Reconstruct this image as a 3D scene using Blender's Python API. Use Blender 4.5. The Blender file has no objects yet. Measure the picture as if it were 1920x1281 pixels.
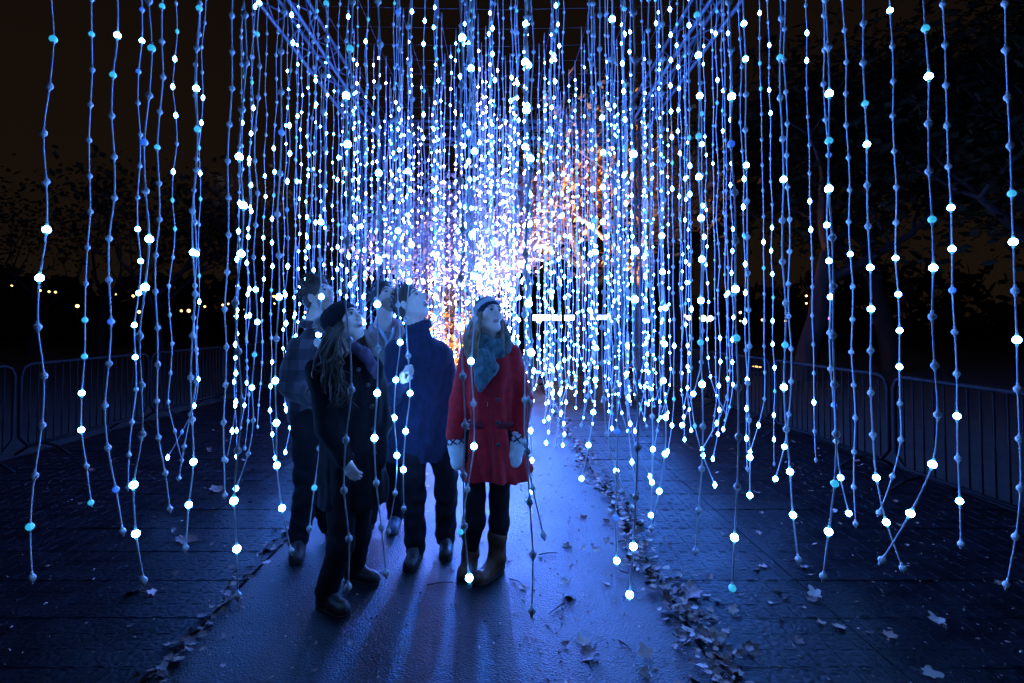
import bpy, math, random
import numpy as np
from mathutils import Vector, Matrix

random.seed(11)
rng = np.random.default_rng(7)
R = math.radians
SC = bpy.context.scene
COL = SC.collection

# ------------------------------------------------------------------ camera, world, light, exposure
CAM_Z, FOC, PITCH = 1.535, 1000.0, R(2.0)
cd = bpy.data.cameras.new('camera'); cam = bpy.data.objects.new('camera', cd); COL.objects.link(cam)
cam.location = (0, 0, CAM_Z); cam.rotation_euler = (R(90) + PITCH, 0, 0)
cd.sensor_width = 36.0; cd.lens = 36.0 * FOC / 1920
cd.shift_x = 20 / 1920; cd.shift_y = -68.5 / 1920
cd.clip_start = 0.05; cd.clip_end = 900
SC.camera = cam

world = bpy.data.worlds.new('World'); SC.world = world; world.use_nodes = True
wn, wl = world.node_tree.nodes, world.node_tree.links
bg = wn['Background']
# city night sky: brown light pollution, a little stronger towards the horizon all round
geo = wn.new('ShaderNodeTexCoord'); sep = wn.new('ShaderNodeSeparateXYZ'); ramp = wn.new('ShaderNodeValToRGB')
wl.new(geo.outputs['Generated'], sep.inputs[0]); wl.new(sep.outputs['Z'], ramp.inputs[0])
ramp.color_ramp.elements[0].position = 0.0; ramp.color_ramp.elements[0].color = (0.012, 0.0072, 0.0042, 1)
ramp.color_ramp.elements[1].position = 0.55; ramp.color_ramp.elements[1].color = (0.0075, 0.0045, 0.0032, 1)
wl.new(ramp.outputs[0], bg.inputs['Color']); bg.inputs['Strength'].default_value = 0.8

SC.view_settings.view_transform = 'Standard'; SC.view_settings.look = 'None'
SC.view_settings.exposure = 0.0; SC.view_settings.gamma = 1.0
SC.view_settings.use_curve_mapping = False
cy = SC.cycles
cy.max_bounces = 5; cy.diffuse_bounces = 2; cy.glossy_bounces = 3; cy.transmission_bounces = 2; cy.volume_bounces = 0
cy.sample_clamp_indirect = 3.0; cy.sample_clamp_direct = 0
cy.use_denoising = True; cy.use_light_tree = True
cy.caustics_reflective = False; cy.caustics_refractive = False

GLOW = (0.055, 0.22, 1.0)          # colour of the lit beads
BANK = 700.0                       # watts of each lamp in the bank at the tunnel end

# ------------------------------------------------------------------ helpers
def at(px, py, Y):
    "the point at depth Y that lies at pixel px, py of the 1920 px wide photograph"
    u, v = (px - 940) / FOC, (572.0 - py) / FOC
    dy = math.cos(PITCH) - v * math.sin(PITCH); dz = math.sin(PITCH) + v * math.cos(PITCH)
    t = Y / dy
    return Vector((u * t, Y, CAM_Z + dz * t))

def tag(o, label=None, cat=None, group=None, kind=None):
    if label: o['label'] = label
    if cat: o['category'] = cat
    if group: o['group'] = group
    if kind: o['kind'] = kind
    return o

def empty(name, loc, label=None, cat=None, group=None, rz=0):
    o = bpy.data.objects.new(name, None); COL.objects.link(o)
    o.empty_display_size = 0.1
    o.location = loc; o.rotation_euler = (0, 0, rz)
    return tag(o, label, cat, group)

def link(name, me, parent=None, loc=None):
    o = bpy.data.objects.new(name, me); COL.objects.link(o)
    if parent is not None:
        o.parent = parent
        if parent.type == 'EMPTY' and loc is None:     # vertices are given in world space
            o.matrix_parent_inverse = Matrix.LocRotScale(parent.location, parent.rotation_euler, None).inverted()
    if loc is not None: o.location = loc
    return o

class MB:
    "collects verts and faces for one mesh"
    def __init__(s): s.v, s.f, s.m = [], [], []
    def add(s, vs, fs, mi=0):
        b = len(s.v); s.v.extend([tuple(v) for v in vs])
        s.f.extend([tuple(i + b for i in f) for f in fs]); s.m.extend([mi] * len(fs))
    def box(s, c, sx, sy, sz, mi=0, rot=None):
        vs = [Vector((x * sx / 2, y * sy / 2, z * sz / 2)) for x in (-1, 1) for y in (-1, 1) for z in (-1, 1)]
        if rot is not None: vs = [rot @ v for v in vs]
        c = Vector(c)
        s.add([v + c for v in vs], [(0, 1, 3, 2), (4, 6, 7, 5), (0, 4, 5, 1), (2, 3, 7, 6), (0, 2, 6, 4), (1, 5, 7, 3)], mi)
    def tube(s, pts, rad, n=6, mi=0, cap=True, flat=1.0):
        pts = [Vector(p) for p in pts]; k = len(pts)
        if not hasattr(rad, '__len__'): rad = [rad] * k
        vs, fs, prev = [], [], None
        for i, p in enumerate(pts):
            t = (pts[min(i + 1, k - 1)] - pts[max(i - 1, 0)])
            if t.length < 1e-9: t = Vector((0, 0, 1))
            t.normalize()
            if prev is None:
                prev = t.cross(Vector((0.31, 0.95, 0.05)))
                if prev.length < 1e-3: prev = t.cross(Vector((1, 0, 0)))
            a = prev - t * prev.dot(t)
            if a.length < 1e-6: a = t.orthogonal()
            a.normalize(); prev = a; b = t.cross(a)
            for j in range(n):
                th = 2 * math.pi * j / n
                vs.append(p + a * (rad[i] * math.cos(th)) + b * (rad[i] * flat * math.sin(th)))
        for i in range(k - 1):
            for j in range(n):
                j2 = (j + 1) % n
                fs.append((i * n + j, i * n + j2, (i + 1) * n + j2, (i + 1) * n + j))
        if cap:
            fs.append(tuple(range(n))[::-1]); fs.append(tuple((k - 1) * n + j for j in range(n)))
        s.add(vs, fs, mi)
    def lathe(s, prof, n=8, c=(0, 0, 0), mis=None, axis=None):
        "prof: (radius, z); radius 0 at an end closes it"
        q = Vector((0, 0, 1)).rotation_difference(axis) if axis is not None else None
        c = Vector(c); vs, rows = [], []
        for r, z in prof:
            row = []
            for j in range(1 if r < 1e-7 else n):
                th = 2 * math.pi * j / n
                v = Vector((r * math.cos(th), r * math.sin(th), z))
                if q: v = q @ v
                row.append(len(vs)); vs.append(v + c)
            rows.append(row)
        b = len(s.v); s.v.extend([tuple(v) for v in vs])
        for i in range(len(rows) - 1):
            A, B = rows[i], rows[i + 1]
            for j in range(n):
                j2 = (j + 1) % n
                if len(A) == 1 and len(B) == 1: continue
                if len(A) == 1: f = (A[0], B[j2], B[j])
                elif len(B) == 1: f = (A[j], A[j2], B[0])
                else: f = (A[j], A[j2], B[j2], B[j])
                s.f.append(tuple(x + b for x in f)); s.m.append(mis[i] if mis else 0)
    def mesh(s, name, mats, smooth=True):
        me = bpy.data.meshes.new(name); me.from_pydata(s.v, [], s.f)
        for m in (mats if isinstance(mats, (list, tuple)) else [mats]): me.materials.append(m)
        me.polygons.foreach_set('material_index', s.m)
        me.polygons.foreach_set('use_smooth', [smooth] * len(s.f)); me.update()
        return me
    def build(s, name, mats, parent=None, smooth=True):
        return link(name, s.mesh(name, mats, smooth), parent)

def catmull(pts, sub=3):
    pts = [Vector(p) for p in pts]; out = []
    for i in range(len(pts) - 1):
        p0, p1, p2, p3 = pts[max(i - 1, 0)], pts[i], pts[i + 1], pts[min(i + 2, len(pts) - 1)]
        for k in range(sub):
            t = k / sub
            out.append(0.5 * ((2 * p1) + (p2 - p0) * t + (2 * p0 - 5 * p1 + 4 * p2 - p3) * t * t + (3 * p1 - p0 - 3 * p2 + p3) * t ** 3))
    out.append(pts[-1]); return out

# ------------------------------------------------------------------ materials
def mat(name, col, rough=0.6, metal=0.0, spec=0.5, var=0.0, vscale=8.0, bump=0.0, bscale=40.0, emit=None, estr=0.0,
        col2=None, sheen=0.0, sub=0.0, roughvar=0.0, stretch=None, coat=0.0, cells=False):
    m = bpy.data.materials.new(name); m.use_nodes = True
    n, l = m.node_tree.nodes, m.node_tree.links; b = n['Principled BSDF']
    b.inputs['Base Color'].default_value = (*col, 1); b.inputs['Roughness'].default_value = rough
    b.inputs['Metallic'].default_value = metal; b.inputs['Specular IOR Level'].default_value = spec
    if sheen: b.inputs['Sheen Weight'].default_value = sheen
    if sub:
        b.inputs['Subsurface Weight'].default_value = sub; b.inputs['Subsurface Radius'].default_value = (0.012, 0.005, 0.003)
        b.inputs['Subsurface Scale'].default_value = 0.5
    if coat: b.inputs['Coat Weight'].default_value = coat
    tc = n.new('ShaderNodeTexCoord'); src = tc.outputs['Object']
    if stretch:
        mp = n.new('ShaderNodeMapping'); mp.inputs['Scale'].default_value = stretch; l.new(src, mp.inputs[0]); src = mp.outputs[0]
    if var or col2:
        t = n.new('ShaderNodeTexNoise'); t.inputs['Scale'].default_value = vscale; t.inputs['Detail'].default_value = 6
        l.new(src, t.inputs['Vector'])
        r = n.new('ShaderNodeValToRGB'); r.color_ramp.elements[0].position = 0.35; r.color_ramp.elements[1].position = 0.68
        c2 = col2 or tuple(min(1, c * (1 + var)) for c in col); c1 = col if col2 else tuple(c * (1 - var) for c in col)
        r.color_ramp.elements[0].color = (*c1, 1); r.color_ramp.elements[1].color = (*c2, 1)
        l.new(t.outputs['Fac'], r.inputs[0]); l.new(r.outputs[0], b.inputs['Base Color'])
    if roughvar:
        t = n.new('ShaderNodeTexNoise'); t.inputs['Scale'].default_value = vscale * 0.4; t.inputs['Detail'].default_value = 4
        l.new(src, t.inputs['Vector'])
        mr = n.new('ShaderNodeMapRange'); mr.inputs['From Min'].default_value = 0.3; mr.inputs['From Max'].default_value = 0.7
        mr.inputs['To Min'].default_value = rough - roughvar; mr.inputs['To Max'].default_value = rough + roughvar
        l.new(t.outputs['Fac'], mr.inputs[0]); l.new(mr.outputs[0], b.inputs['Roughness'])
    if bump:
        if cells:
            t = n.new('ShaderNodeTexVoronoi'); t.feature = 'DISTANCE_TO_EDGE'; t.inputs['Scale'].default_value = bscale
        else:
            t = n.new('ShaderNodeTexNoise'); t.inputs['Scale'].default_value = bscale; t.inputs['Detail'].default_value = 5
        l.new(src, t.inputs['Vector'])
        bp = n.new('ShaderNodeBump'); bp.inputs['Strength'].default_value = bump; bp.inputs['Distance'].default_value = 0.01
        l.new(t.outputs[0], bp.inputs['Height']); l.new(bp.outputs[0], b.inputs['Normal'])
    if emit:
        b.inputs['Emission Color'].default_value = (*emit, 1); b.inputs['Emission Strength'].default_value = estr
    return m

M = {}
M['cord'] = mat('white_rope', (0.52, 0.51, 0.49), 0.7, bump=0.3, bscale=300)
M['bead_off'] = mat('bead_unlit', (0.62, 0.61, 0.58), 0.45, sub=0.0)
M['bead_white'] = mat('bead_lit_white', (0.7, 0.7, 0.7), 0.4, emit=(0.085, 0.30, 1.0), estr=110)
M['bead_mid'] = mat('bead_lit_middle', (0.7, 0.7, 0.7), 0.4, emit=GLOW, estr=170)
M['bead_far'] = mat('bead_lit_far', (0.7, 0.7, 0.7), 0.4, emit=(0.045, 0.21, 1.0), estr=200)
M['bead_violet'] = mat('bead_lit_violet', (0.7, 0.7, 0.7), 0.4, emit=(0.26, 0.24, 1.0), estr=210)
M['bead_cyan'] = mat('bead_lit_cyan', (0.5, 0.6, 0.6), 0.4, emit=(0.02, 0.40, 0.68), estr=1.0)
M['bead_blue'] = mat('bead_lit_blue', (0.5, 0.5, 0.6), 0.4, emit=(0.01, 0.10, 0.75), estr=0.9)
M['collar_off'] = mat('bead_collar', (0.55, 0.54, 0.52), 0.5)
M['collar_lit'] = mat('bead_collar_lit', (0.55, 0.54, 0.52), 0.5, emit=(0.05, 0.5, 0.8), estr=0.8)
M['asphalt'] = mat('wet_asphalt', (0.010, 0.010, 0.011), 0.37, spec=0.21, var=0.7, vscale=3.2, bump=0.8, bscale=110, roughvar=0.06)
M['mat_panel'] = mat('plastic_matting', (0.0042, 0.0044, 0.0058), 0.44, spec=0.12, var=0.5, vscale=5, bump=0.5, bscale=26, roughvar=0.08, cells=True)
M['soil'] = mat('dark_grass_ground', (0.008, 0.010, 0.005), 0.95, var=0.6, vscale=2, bump=0.6, bscale=30)
M['leaf_a'] = mat('dry_leaf_tan', (0.30, 0.17, 0.12), 0.6, var=0.35, vscale=18)
M['leaf_b'] = mat('dry_leaf_brown', (0.10, 0.045, 0.03), 0.6, var=0.35, vscale=18)
M['leaf_c'] = mat('dry_leaf_pale', (0.42, 0.30, 0.25), 0.6, var=0.4, vscale=18)
M['twig'] = mat('dead_twig', (0.03, 0.02, 0.014), 0.8)
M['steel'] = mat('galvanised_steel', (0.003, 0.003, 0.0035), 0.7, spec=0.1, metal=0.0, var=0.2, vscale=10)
M['truss'] = mat('truss_aluminium', (0.05, 0.06, 0.075), 0.5, metal=0.1, var=0.15, vscale=10)
M['wire'] = mat('thin_wire', (0.06, 0.06, 0.07), 0.6)
M['bark'] = mat('tree_bark', (0.014, 0.010, 0.008), 0.9, var=0.5, vscale=6, bump=0.8, bscale=14, stretch=(1, 1, 0.25))
M['bark_pale'] = mat('plane_tree_bark', (0.34, 0.22, 0.13), 0.85, var=0.4, vscale=4, bump=0.6, bscale=10, stretch=(1, 1, 0.4))
M['leaf_gold'] = mat('golden_foliage', (0.40, 0.20, 0.05), 0.6, var=0.5, vscale=1.5)
M['leaf_pale'] = mat('pale_glow_tree_foliage', (0.42, 0.36, 0.40), 0.6, var=0.3, vscale=1.5)  # leaves of the added trees that stand in for the lilac bloom
M['leaf_dark'] = mat('dark_foliage', (0.020, 0.020, 0.008), 0.8, spec=0.1, var=0.6, vscale=0.8)
M['skin'] = mat('skin_fair', (0.80, 0.58, 0.48), 0.5, var=0.08, vscale=20, sub=0.0, bump=0.08, bscale=160)
M['skin_shade'] = mat('skin_stubble', (0.40, 0.26, 0.20), 0.6, var=0.2, vscale=60)
M['lip'] = mat('lip', (0.50, 0.26, 0.25), 0.42)
M['brow'] = mat('eyebrow_hair', (0.20, 0.13, 0.09), 0.7)
M['mouth'] = mat('mouth_inside', (0.05, 0.012, 0.012), 0.6)
M['teeth'] = mat('teeth', (0.65, 0.62, 0.55), 0.3)
M['eye_white'] = mat('eye_white', (0.62, 0.60, 0.58), 0.2)
M['iris'] = mat('iris', (0.05, 0.04, 0.035), 0.15)
M['hair_brown'] = mat('hair_brown', (0.075, 0.045, 0.030), 0.45, var=0.4, vscale=30, stretch=(1, 1, 0.1), bump=0.4, bscale=90)
M['hair_blond'] = mat('hair_light_brown', (0.26, 0.16, 0.095), 0.45, var=0.4, vscale=30, stretch=(1, 1, 0.1), bump=0.3, bscale=90)
M['hair_dark'] = mat('hair_dark', (0.035, 0.025, 0.02), 0.5, var=0.3, vscale=40, bump=0.5, bscale=90)
M['red_wool'] = mat('red_wool_coat', (0.56, 0.005, 0.012), 0.9, var=0.22, vscale=26, bump=0.35, bscale=140, sheen=0.08)
M['red_dark'] = mat('red_wool_seam', (0.20, 0.006, 0.018), 0.9)
M['black_wool'] = mat('black_wool_coat', (0.010, 0.007, 0.008), 0.95, spec=0.2, var=0.3, vscale=30, bump=0.3, bscale=130)
M['black_knit'] = mat('black_knit', (0.012, 0.012, 0.018), 0.95, spec=0.2, bump=0.5, bscale=90)
M['navy_knit'] = mat('navy_knit', (0.010, 0.018, 0.055), 0.9, var=0.3, vscale=40, bump=0.6, bscale=70, sheen=0.05, stretch=(1, 1, 0.4))
M['denim'] = mat('dark_denim', (0.011, 0.010, 0.013), 0.9, spec=0.25, var=0.35, vscale=10, bump=0.25, bscale=120)
M['legging'] = mat('dark_leggings', (0.014, 0.009, 0.010), 0.9, spec=0.25, bump=0.15, bscale=150)
M['beige_jacket'] = mat('beige_jacket', (0.34, 0.29, 0.25), 0.85, var=0.15, vscale=14, bump=0.25, bscale=60)
M['lapel'] = mat('pink_brown_collar', (0.27, 0.19, 0.18), 0.85, bump=0.2, bscale=80)
M['shirt'] = mat('pale_blue_shirt', (0.42, 0.52, 0.60), 0.8, bump=0.1, bscale=80)
M['boot_brown'] = mat('brown_leather_boot', (0.13, 0.042, 0.017), 0.5, var=0.3, vscale=12, bump=0.15, bscale=60)
M['boot_dark'] = mat('dark_leather_boot', (0.030, 0.014, 0.009), 0.45, var=0.3, vscale=12, bump=0.15, bscale=60)
M['sole'] = mat('rubber_sole', (0.018, 0.015, 0.014), 0.8)
M['sneaker'] = mat('grey_sneaker', (0.09, 0.08, 0.11), 0.7, bump=0.2, bscale=60)
M['mitten'] = mat('white_wool_mitten', (0.85, 0.84, 0.80), 0.95, bump=0.9, bscale=70, sheen=0.3)
M['mitten_mark'] = mat('dark_knit_pattern', (0.03, 0.03, 0.045), 0.95)
M['scarf'] = mat('teal_tweed_scarf', (0.030, 0.070, 0.075), 0.95, col2=(0.10, 0.20, 0.21), vscale=24, bump=0.8, bscale=60, sheen=0.2)
M['hat_pale'] = mat('pale_knit', (0.36, 0.42, 0.44), 0.95, bump=0.6, bscale=80, sheen=0.2)
M['hat_navy'] = mat('navy_knit_band', (0.018, 0.022, 0.05), 0.95, bump=0.6, bscale=80, sheen=0.2)
M['fur'] = mat('grey_fur', (0.42, 0.37, 0.32), 0.95, var=0.3, vscale=40, sheen=0.3)
M['button'] = mat('dark_button', (0.05, 0.045, 0.05), 0.3)
M['purple_lining'] = mat('plum_scarf', (0.10, 0.06, 0.11), 0.8, bump=0.3, bscale=60)

def plaid():
    m = mat('plaid_flannel', (0.05, 0.04, 0.06), 0.92, bump=0.25, bscale=120, sheen=0.15)
    n, l = m.node_tree.nodes, m.node_tree.links; b = n['Principled BSDF']
    tc = n.new('ShaderNodeTexCoord'); sp = n.new('ShaderNodeSeparateXYZ'); l.new(tc.outputs['Object'], sp.inputs[0])
    fac = []
    for ax, f in (('X', 52.0), ('Z', 46.0), ('Y', 52.0)):
        mu = n.new('ShaderNodeMath'); mu.operation = 'MULTIPLY'; mu.inputs[1].default_value = f; l.new(sp.outputs[ax], mu.inputs[0])
        sn = n.new('ShaderNodeMath'); sn.operation = 'SINE'; l.new(mu.outputs[0], sn.inputs[0])
        gt = n.new('ShaderNodeMath'); gt.operation = 'GREATER_THAN'; gt.inputs[1].default_value = 0.1; l.new(sn.outputs[0], gt.inputs[0]); fac.append(gt)
    ad = n.new('ShaderNodeMath'); ad.operation = 'ADD'; l.new(fac[0].outputs[0], ad.inputs[0]); l.new(fac[1].outputs[0], ad.inputs[1])
    dv = n.new('ShaderNodeMath'); dv.operation = 'MULTIPLY'; dv.inputs[1].default_value = 0.5; l.new(ad.outputs[0], dv.inputs[0])
    r = n.new('ShaderNodeValToRGB'); r.color_ramp.interpolation = 'CONSTANT'
    r.color_ramp.elements[0].color = (0.014, 0.009, 0.014, 1); r.color_ramp.elements[1].position = 0.9; r.color_ramp.elements[1].color = (0.055, 0.046, 0.06, 1)
    e = r.color_ramp.elements.new(0.4); e.color = (0.026, 0.018, 0.028, 1)
    l.new(dv.outputs[0], r.inputs[0]); l.new(r.outputs[0], b.inputs['Base Color'])
    return m
M['plaid'] = plaid()

def lamp_mat(name, col, s):
    return mat(name, (0.3, 0.3, 0.3), 0.4, emit=col, estr=s)

# ------------------------------------------------------------------ setting
g = MB(); g.add([(-400, -60, 0), (400, -60, 0), (400, 700, 0), (-400, 700, 0)], [(0, 1, 2, 3)])
tag(g.build('ground', M['soil'], smooth=False), 'dark grass ground of the park at night', kind='structure')

PX0, PX1 = -1.50, 0.93
p = MB()
p.box(((PX0 + PX1) / 2, 16.0, 0.006), PX1 - PX0, 40, 0.012)
tag(p.build('path', M['asphalt'], smooth=False), 'wet dark asphalt footpath', kind='structure')

# ribbed plastic ground-protection panels laid either side of the path
PL, PW = 0.40, 0.80
pm = MB()
pm.box((0, 0, 0.009), PW - 0.005, PL - 0.005, 0.018)
k = 0
for ix in range(6):
    x = -PW / 2 + 0.07 + ix * 0.132
    for iy in range(3):
        y = -PL / 2 + 0.07 + iy * 0.132 + (0.0)
        pm.box((x, y, 0.0188), 0.006, 0.088, 0.0035)
    for iy in range(4):
        y = -PL / 2 + 0.012 + iy * 0.125
        if abs(y) < PL / 2 - 0.004: pm.box((x + 0.066, y, 0.0186), 0.05, 0.004, 0.0022)
panel_mesh = pm.mesh('matting_panel', M['mat_panel'], smooth=False)
for side, x_edge, nx in (('L', PX0 - 0.01, 5), ('R', PX1 + 0.01, 4)):
    root = empty('matting', (x_edge, 1.2, 0)); root['kind'] = 'structure'
    root['label'] = 'ribbed plastic matting laid beside the path'
    far = MB()
    for iy in range(30):
        for ix in range(nx):
            sx = -1 if side == 'L' else 1
            lx = sx * (PW / 2 + ix * PW); ly = PL / 2 + iy * PL
            o = link('panel', panel_mesh, root, loc=(lx, ly, 0.001 + 0.003 * rng.random()))
            o.rotation_euler = (0.004 * rng.normal(), 0.003 * rng.normal(), 0.004 * rng.normal())

# ------------------------------------------------------------------ leaves and twigs
def leaf_mesh(seed, mt, lobes):
    r = random.Random(seed); n = 22; vs, fs = [], []
    curl = r.uniform(0.5, 1.6); tw = r.uniform(-0.6, 0.6)
    for ring, q in ((0, 0.0), (1, 0.5), (2, 1.0)):
        for j in range(n if ring else 1):
            th = 2 * math.pi * j / n
            rad = (0.45 + 0.55 * abs(math.cos(th * lobes / 2)) ** 0.8) * (1 + 0.12 * r.uniform(-1, 1)) * (1.0 + 0.35 * math.cos(th))
            x, y = q * rad * math.cos(th), q * rad * 0.8 * math.sin(th)
            z = 0.24 * curl * (x * x * 0.5 + y * y * 0.8) + 0.14 * tw * x * y + 0.09 * r.uniform(-1, 1) * q - 0.05 * curl * abs(y) * x
            vs.append((x, y, max(z, 0.0) + 0.03))
    for j in range(n):
        j2 = (j + 1) % n
        fs.append((0, 1 + j, 1 + j2)); fs.append((1 + j, 1 + n + j, 1 + n + j2, 1 + j2))
    b = MB(); b.add(vs, fs); b.tube([(-0.6, 0, 0.03), (-1.1, 0.05, 0.05), (-1.5, 0.16, 0.04)], [0.03, 0.02, 0.02], 4)
    return b.mesh('fallen_leaf', M[mt])
LEAFS = [leaf_mesh(s, mt, lb) for s, mt, lb in ((1, 'leaf_a', 5), (2, 'leaf_b', 7), (3, 'leaf_c', 5), (4, 'leaf_a', 7), (5, 'leaf_b', 3), (6, 'leaf_a', 2))]

def leaf(pos, size, mi, label, group, tilt=0.25):
    o = link('fallen_leaf', LEAFS[mi]); o.location = pos; o.scale = (size, size, size)
    o.rotation_euler = (random.gauss(0, tilt), random.gauss(0, tilt), random.uniform(0, 6.28))
    return tag(o, label, 'leaf', group)

def gpt(px, py, z=0.014):
    "ground point under a pixel"
    v, u = (572.0 - py) / FOC, (px - 940) / FOC
    dy = math.cos(PITCH) - v * math.sin(PITCH); dz = math.sin(PITCH) + v * math.cos(PITCH)
    t = (z - CAM_Z) / dz
    return Vector((u * t, dy * t, z))

# (pixel, size in metres, mesh, label) for the leaves one can point at
for px, py, sz, mi, lab in (
    (1063, 1118, .062, 3, 'curled pale leaf standing on edge on the path below the clean blue stretch'),
    (1062, 1090, .050, 2, 'broad pale leaf lying flat just above the curled one on the path'),
    (1105, 1225, .085, 1, 'big curled brown leaf at the bottom of the path by the litter edge'),
    (1095, 1205, .060, 0, 'pinkish leaf leaning against the big curled brown leaf'),
    (1060, 1207, .045, 4, 'small dark leaf left of the big curled brown leaf'),
    (1060, 1024, .048, 2, 'pale oval leaf lying alone in the middle of the path'),
    (1092, 1030, .040, 0, 'faint brown leaf right of the pale oval leaf on the path'),
    (1090, 970, .045, 2, 'bright lobed leaf on the path near the litter strip'),
    (978, 1102, .050, 2, 'lobed leaf beside the long dark twig right of the red coat woman'),
    (1135, 1093, .035, 2, 'small pale leaf near the litter edge, level with the boots'),
    (1032, 912, .036, 2, 'small pale leaf on the path far from the camera'),
    (1212, 1228, .062, 0, 'crumpled pink leaf at the bottom beside the litter strip'),
    (1205, 1262, .055, 2, 'long pale leaf at the very bottom of the path'),
    (800, 890, .034, 2, 'upper small leaf between the legs of the man in navy'),
    (802, 911, .034, 2, 'lower small leaf between the legs of the man in navy'),
    (808, 992, .040, 2, 'pale leaf on the path between the navy man and the red coat woman'),
    (1336, 1197, .072, 2, 'large pale lobed leaf on the right matting near the bottom'),
    (1345, 1245, .060, 2, 'pale star shaped leaf at the bottom of the right matting'),
    (1405, 1222, .070, 1, 'dark brown curled leaf lying on the right matting'),
    (1530, 1115, .060, 2, 'long grey leaf catching light on the right matting'),
    (1740, 1262, .060, 2, 'slim pale leaf at the bottom right of the matting'),
    (1760, 1165, .065, 2, 'narrow bright leaf far right on the matting'),
    (1290, 1110, .110, 1, 'thick rolled brown leaf at the edge of the right matting'),
    (250, 1112, .085, 4, 'large dark leaf curled on the left matting'),
    (285, 1112, .070, 0, 'paler curled leaf touching the large dark leaf on the left matting'),
    (410, 920, .110, 1, 'wide red brown leaf on the left matting behind the strings'),
    (345, 1012, .120, 1, 'flat black wet leaf on the left matting'),
    (70, 990, .100, 1, 'wide dark wet leaf at the far left of the matting')):
    leaf(gpt(px, py, 0.016 if 0.93 > gpt(px, py).x > -1.5 else 0.026), sz * .72, mi, lab, 'fallen leaves scattered on path and matting', 0.3)
placed = []
def scatter(n, xr, yr, lab, zz, s0, s1):
    for _ in range(n):
        x, y = random.uniform(*xr), random.uniform(*yr)
        leaf((x, y, zz), random.uniform(s0, s1) * random.choice((.45, .6, .75)), random.choice((0, 1, 1, 0, 3, 4, 5)), lab, 'fallen leaves on ' + lab.split(' on ')[-1])
scatter(26, (0.0, 0.85), (2.3, 9.0), 'small fallen leaf lying on the wet asphalt path', 0.014, .018, .042)
scatter(14, (-1.4, 0.0), (2.4, 9.0), 'small fallen leaf lying on the asphalt near the people', 0.014, .016, .034)
scatter(120, (1.0, 3.9), (2.1, 7.5), 'dry fallen leaf lying on the right hand matting', 0.025, .025, .055)
scatter(60, (-4.4, -1.6), (2.6, 8.0), 'dry fallen leaf lying on the left hand matting', 0.025, .025, .055)
# leaf litter gathered along the joint between path and matting: too many to count
def litter(name, label, x0, n, spread, yr):
    b = MB(); n = int(n * 1.5)
    base = [[(v.co.copy()) for v in me.vertices] for me in LEAFS]; bf = [[tuple(p.vertices) for p in me.polygons] for me in LEAFS]
    for _ in range(n):
        i = random.choice((0, 1, 1, 1, 3, 4, 5)); s = random.uniform(.012, .034)
        y = yr[0] + (yr[1] - yr[0]) * random.random() ** 1.3
        pos = Vector((x0 + random.gauss(0, spread * random.choice((.5, .8, 1.3))) + 0.04 * math.sin(y * 3.1), y, 0.012 + random.random() * 0.035))
        mx = Matrix.LocRotScale(pos, Matrix.Rotation(random.uniform(0, 6.28), 3, 'Z') @ Matrix.Rotation(random.gauss(0, .5), 3, 'X'), Vector((s, s, s)))
        b.add([mx @ v for v in base[i]], bf[i], {0: 0, 1: 1, 3: 0, 4: 1, 5: 2}[i])
    o = b.build(name, [M['leaf_a'], M['leaf_b'], M['leaf_c']])
    return tag(o, label, 'leaf litter', kind='stuff')
litter('leaf_litter', 'strip of dry brown leaves along the right path edge', 0.95, 950, .075, (1.9, 11))
litter('leaf_litter', 'thin line of dry leaves along the left path edge', -1.52, 220, .05, (1.9, 9))
def debris(name, label, xr, yr, zz, n, mts):
    b = MB()
    for _ in range(n):
        x, y = random.uniform(*xr), yr[0] + (yr[1] - yr[0]) * random.random() ** 1.6; s = random.uniform(.002, .008)
        c = Vector((x, y, zz + s * .3)); a = random.uniform(0, 3.14); u = Vector((math.cos(a), math.sin(a), random.uniform(-.3, .3))) * s * random.uniform(1, 2.5); w = Vector((-math.sin(a), math.cos(a), random.uniform(-.3, .3))) * s
        b.add([c - u, c + w, c + u, c - w, c + Vector((0, 0, s * .6))], [(0, 1, 4), (1, 2, 4), (2, 3, 4), (3, 0, 4)], random.choice((0, 0, 1, 1, 2)))
    tag(b.build(name, mts, smooth=False), label, 'debris', kind='stuff')
debris('debris', 'crumbs of leaf and grit scattered on the wet path', (PX0, PX1), (1.7, 8), .012, 1500, [M['leaf_a'], M['twig'], M['leaf_c']])
debris('debris', 'crumbs of leaf and grit scattered on the matting', (PX1, 4.0), (1.7, 6), .020, 1100, [M['leaf_a'], M['twig'], M['leaf_b']])
debris('debris', 'crumbs of leaf and grit on the left matting', (-4.5, PX0), (1.7, 6), .020, 700, [M['leaf_a'], M['twig'], M['leaf_b']])
for x0, y0, x1, y1, lab in ((955, 1085, 985, 1102, 'long thin dark twig on the path right of the boots'),
                            (1010, 1040, 1045, 1037, 'short straight twig lying across the wet path'),
                            (1160, 1200, 1190, 1235, 'bent twig near the bottom of the path'),
                            (1060, 1130, 1030, 1150, 'small crooked twig below the curled leaf'),
                            (800, 1097, 850, 1092, 'thin twig on the path between the boots of both women')):
    a, c = gpt(x0, y0, .018), gpt(x1, y1, .018); mid = (a + c) / 2 + Vector((0.012, 0.01, .004))
    b = MB(); b.tube(catmull([a, mid, c], 3), [.004, .0045, .004, .0035, .003, .0025, .002], 5); tag(b.build('twig', M['twig']), lab, 'twig')

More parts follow.
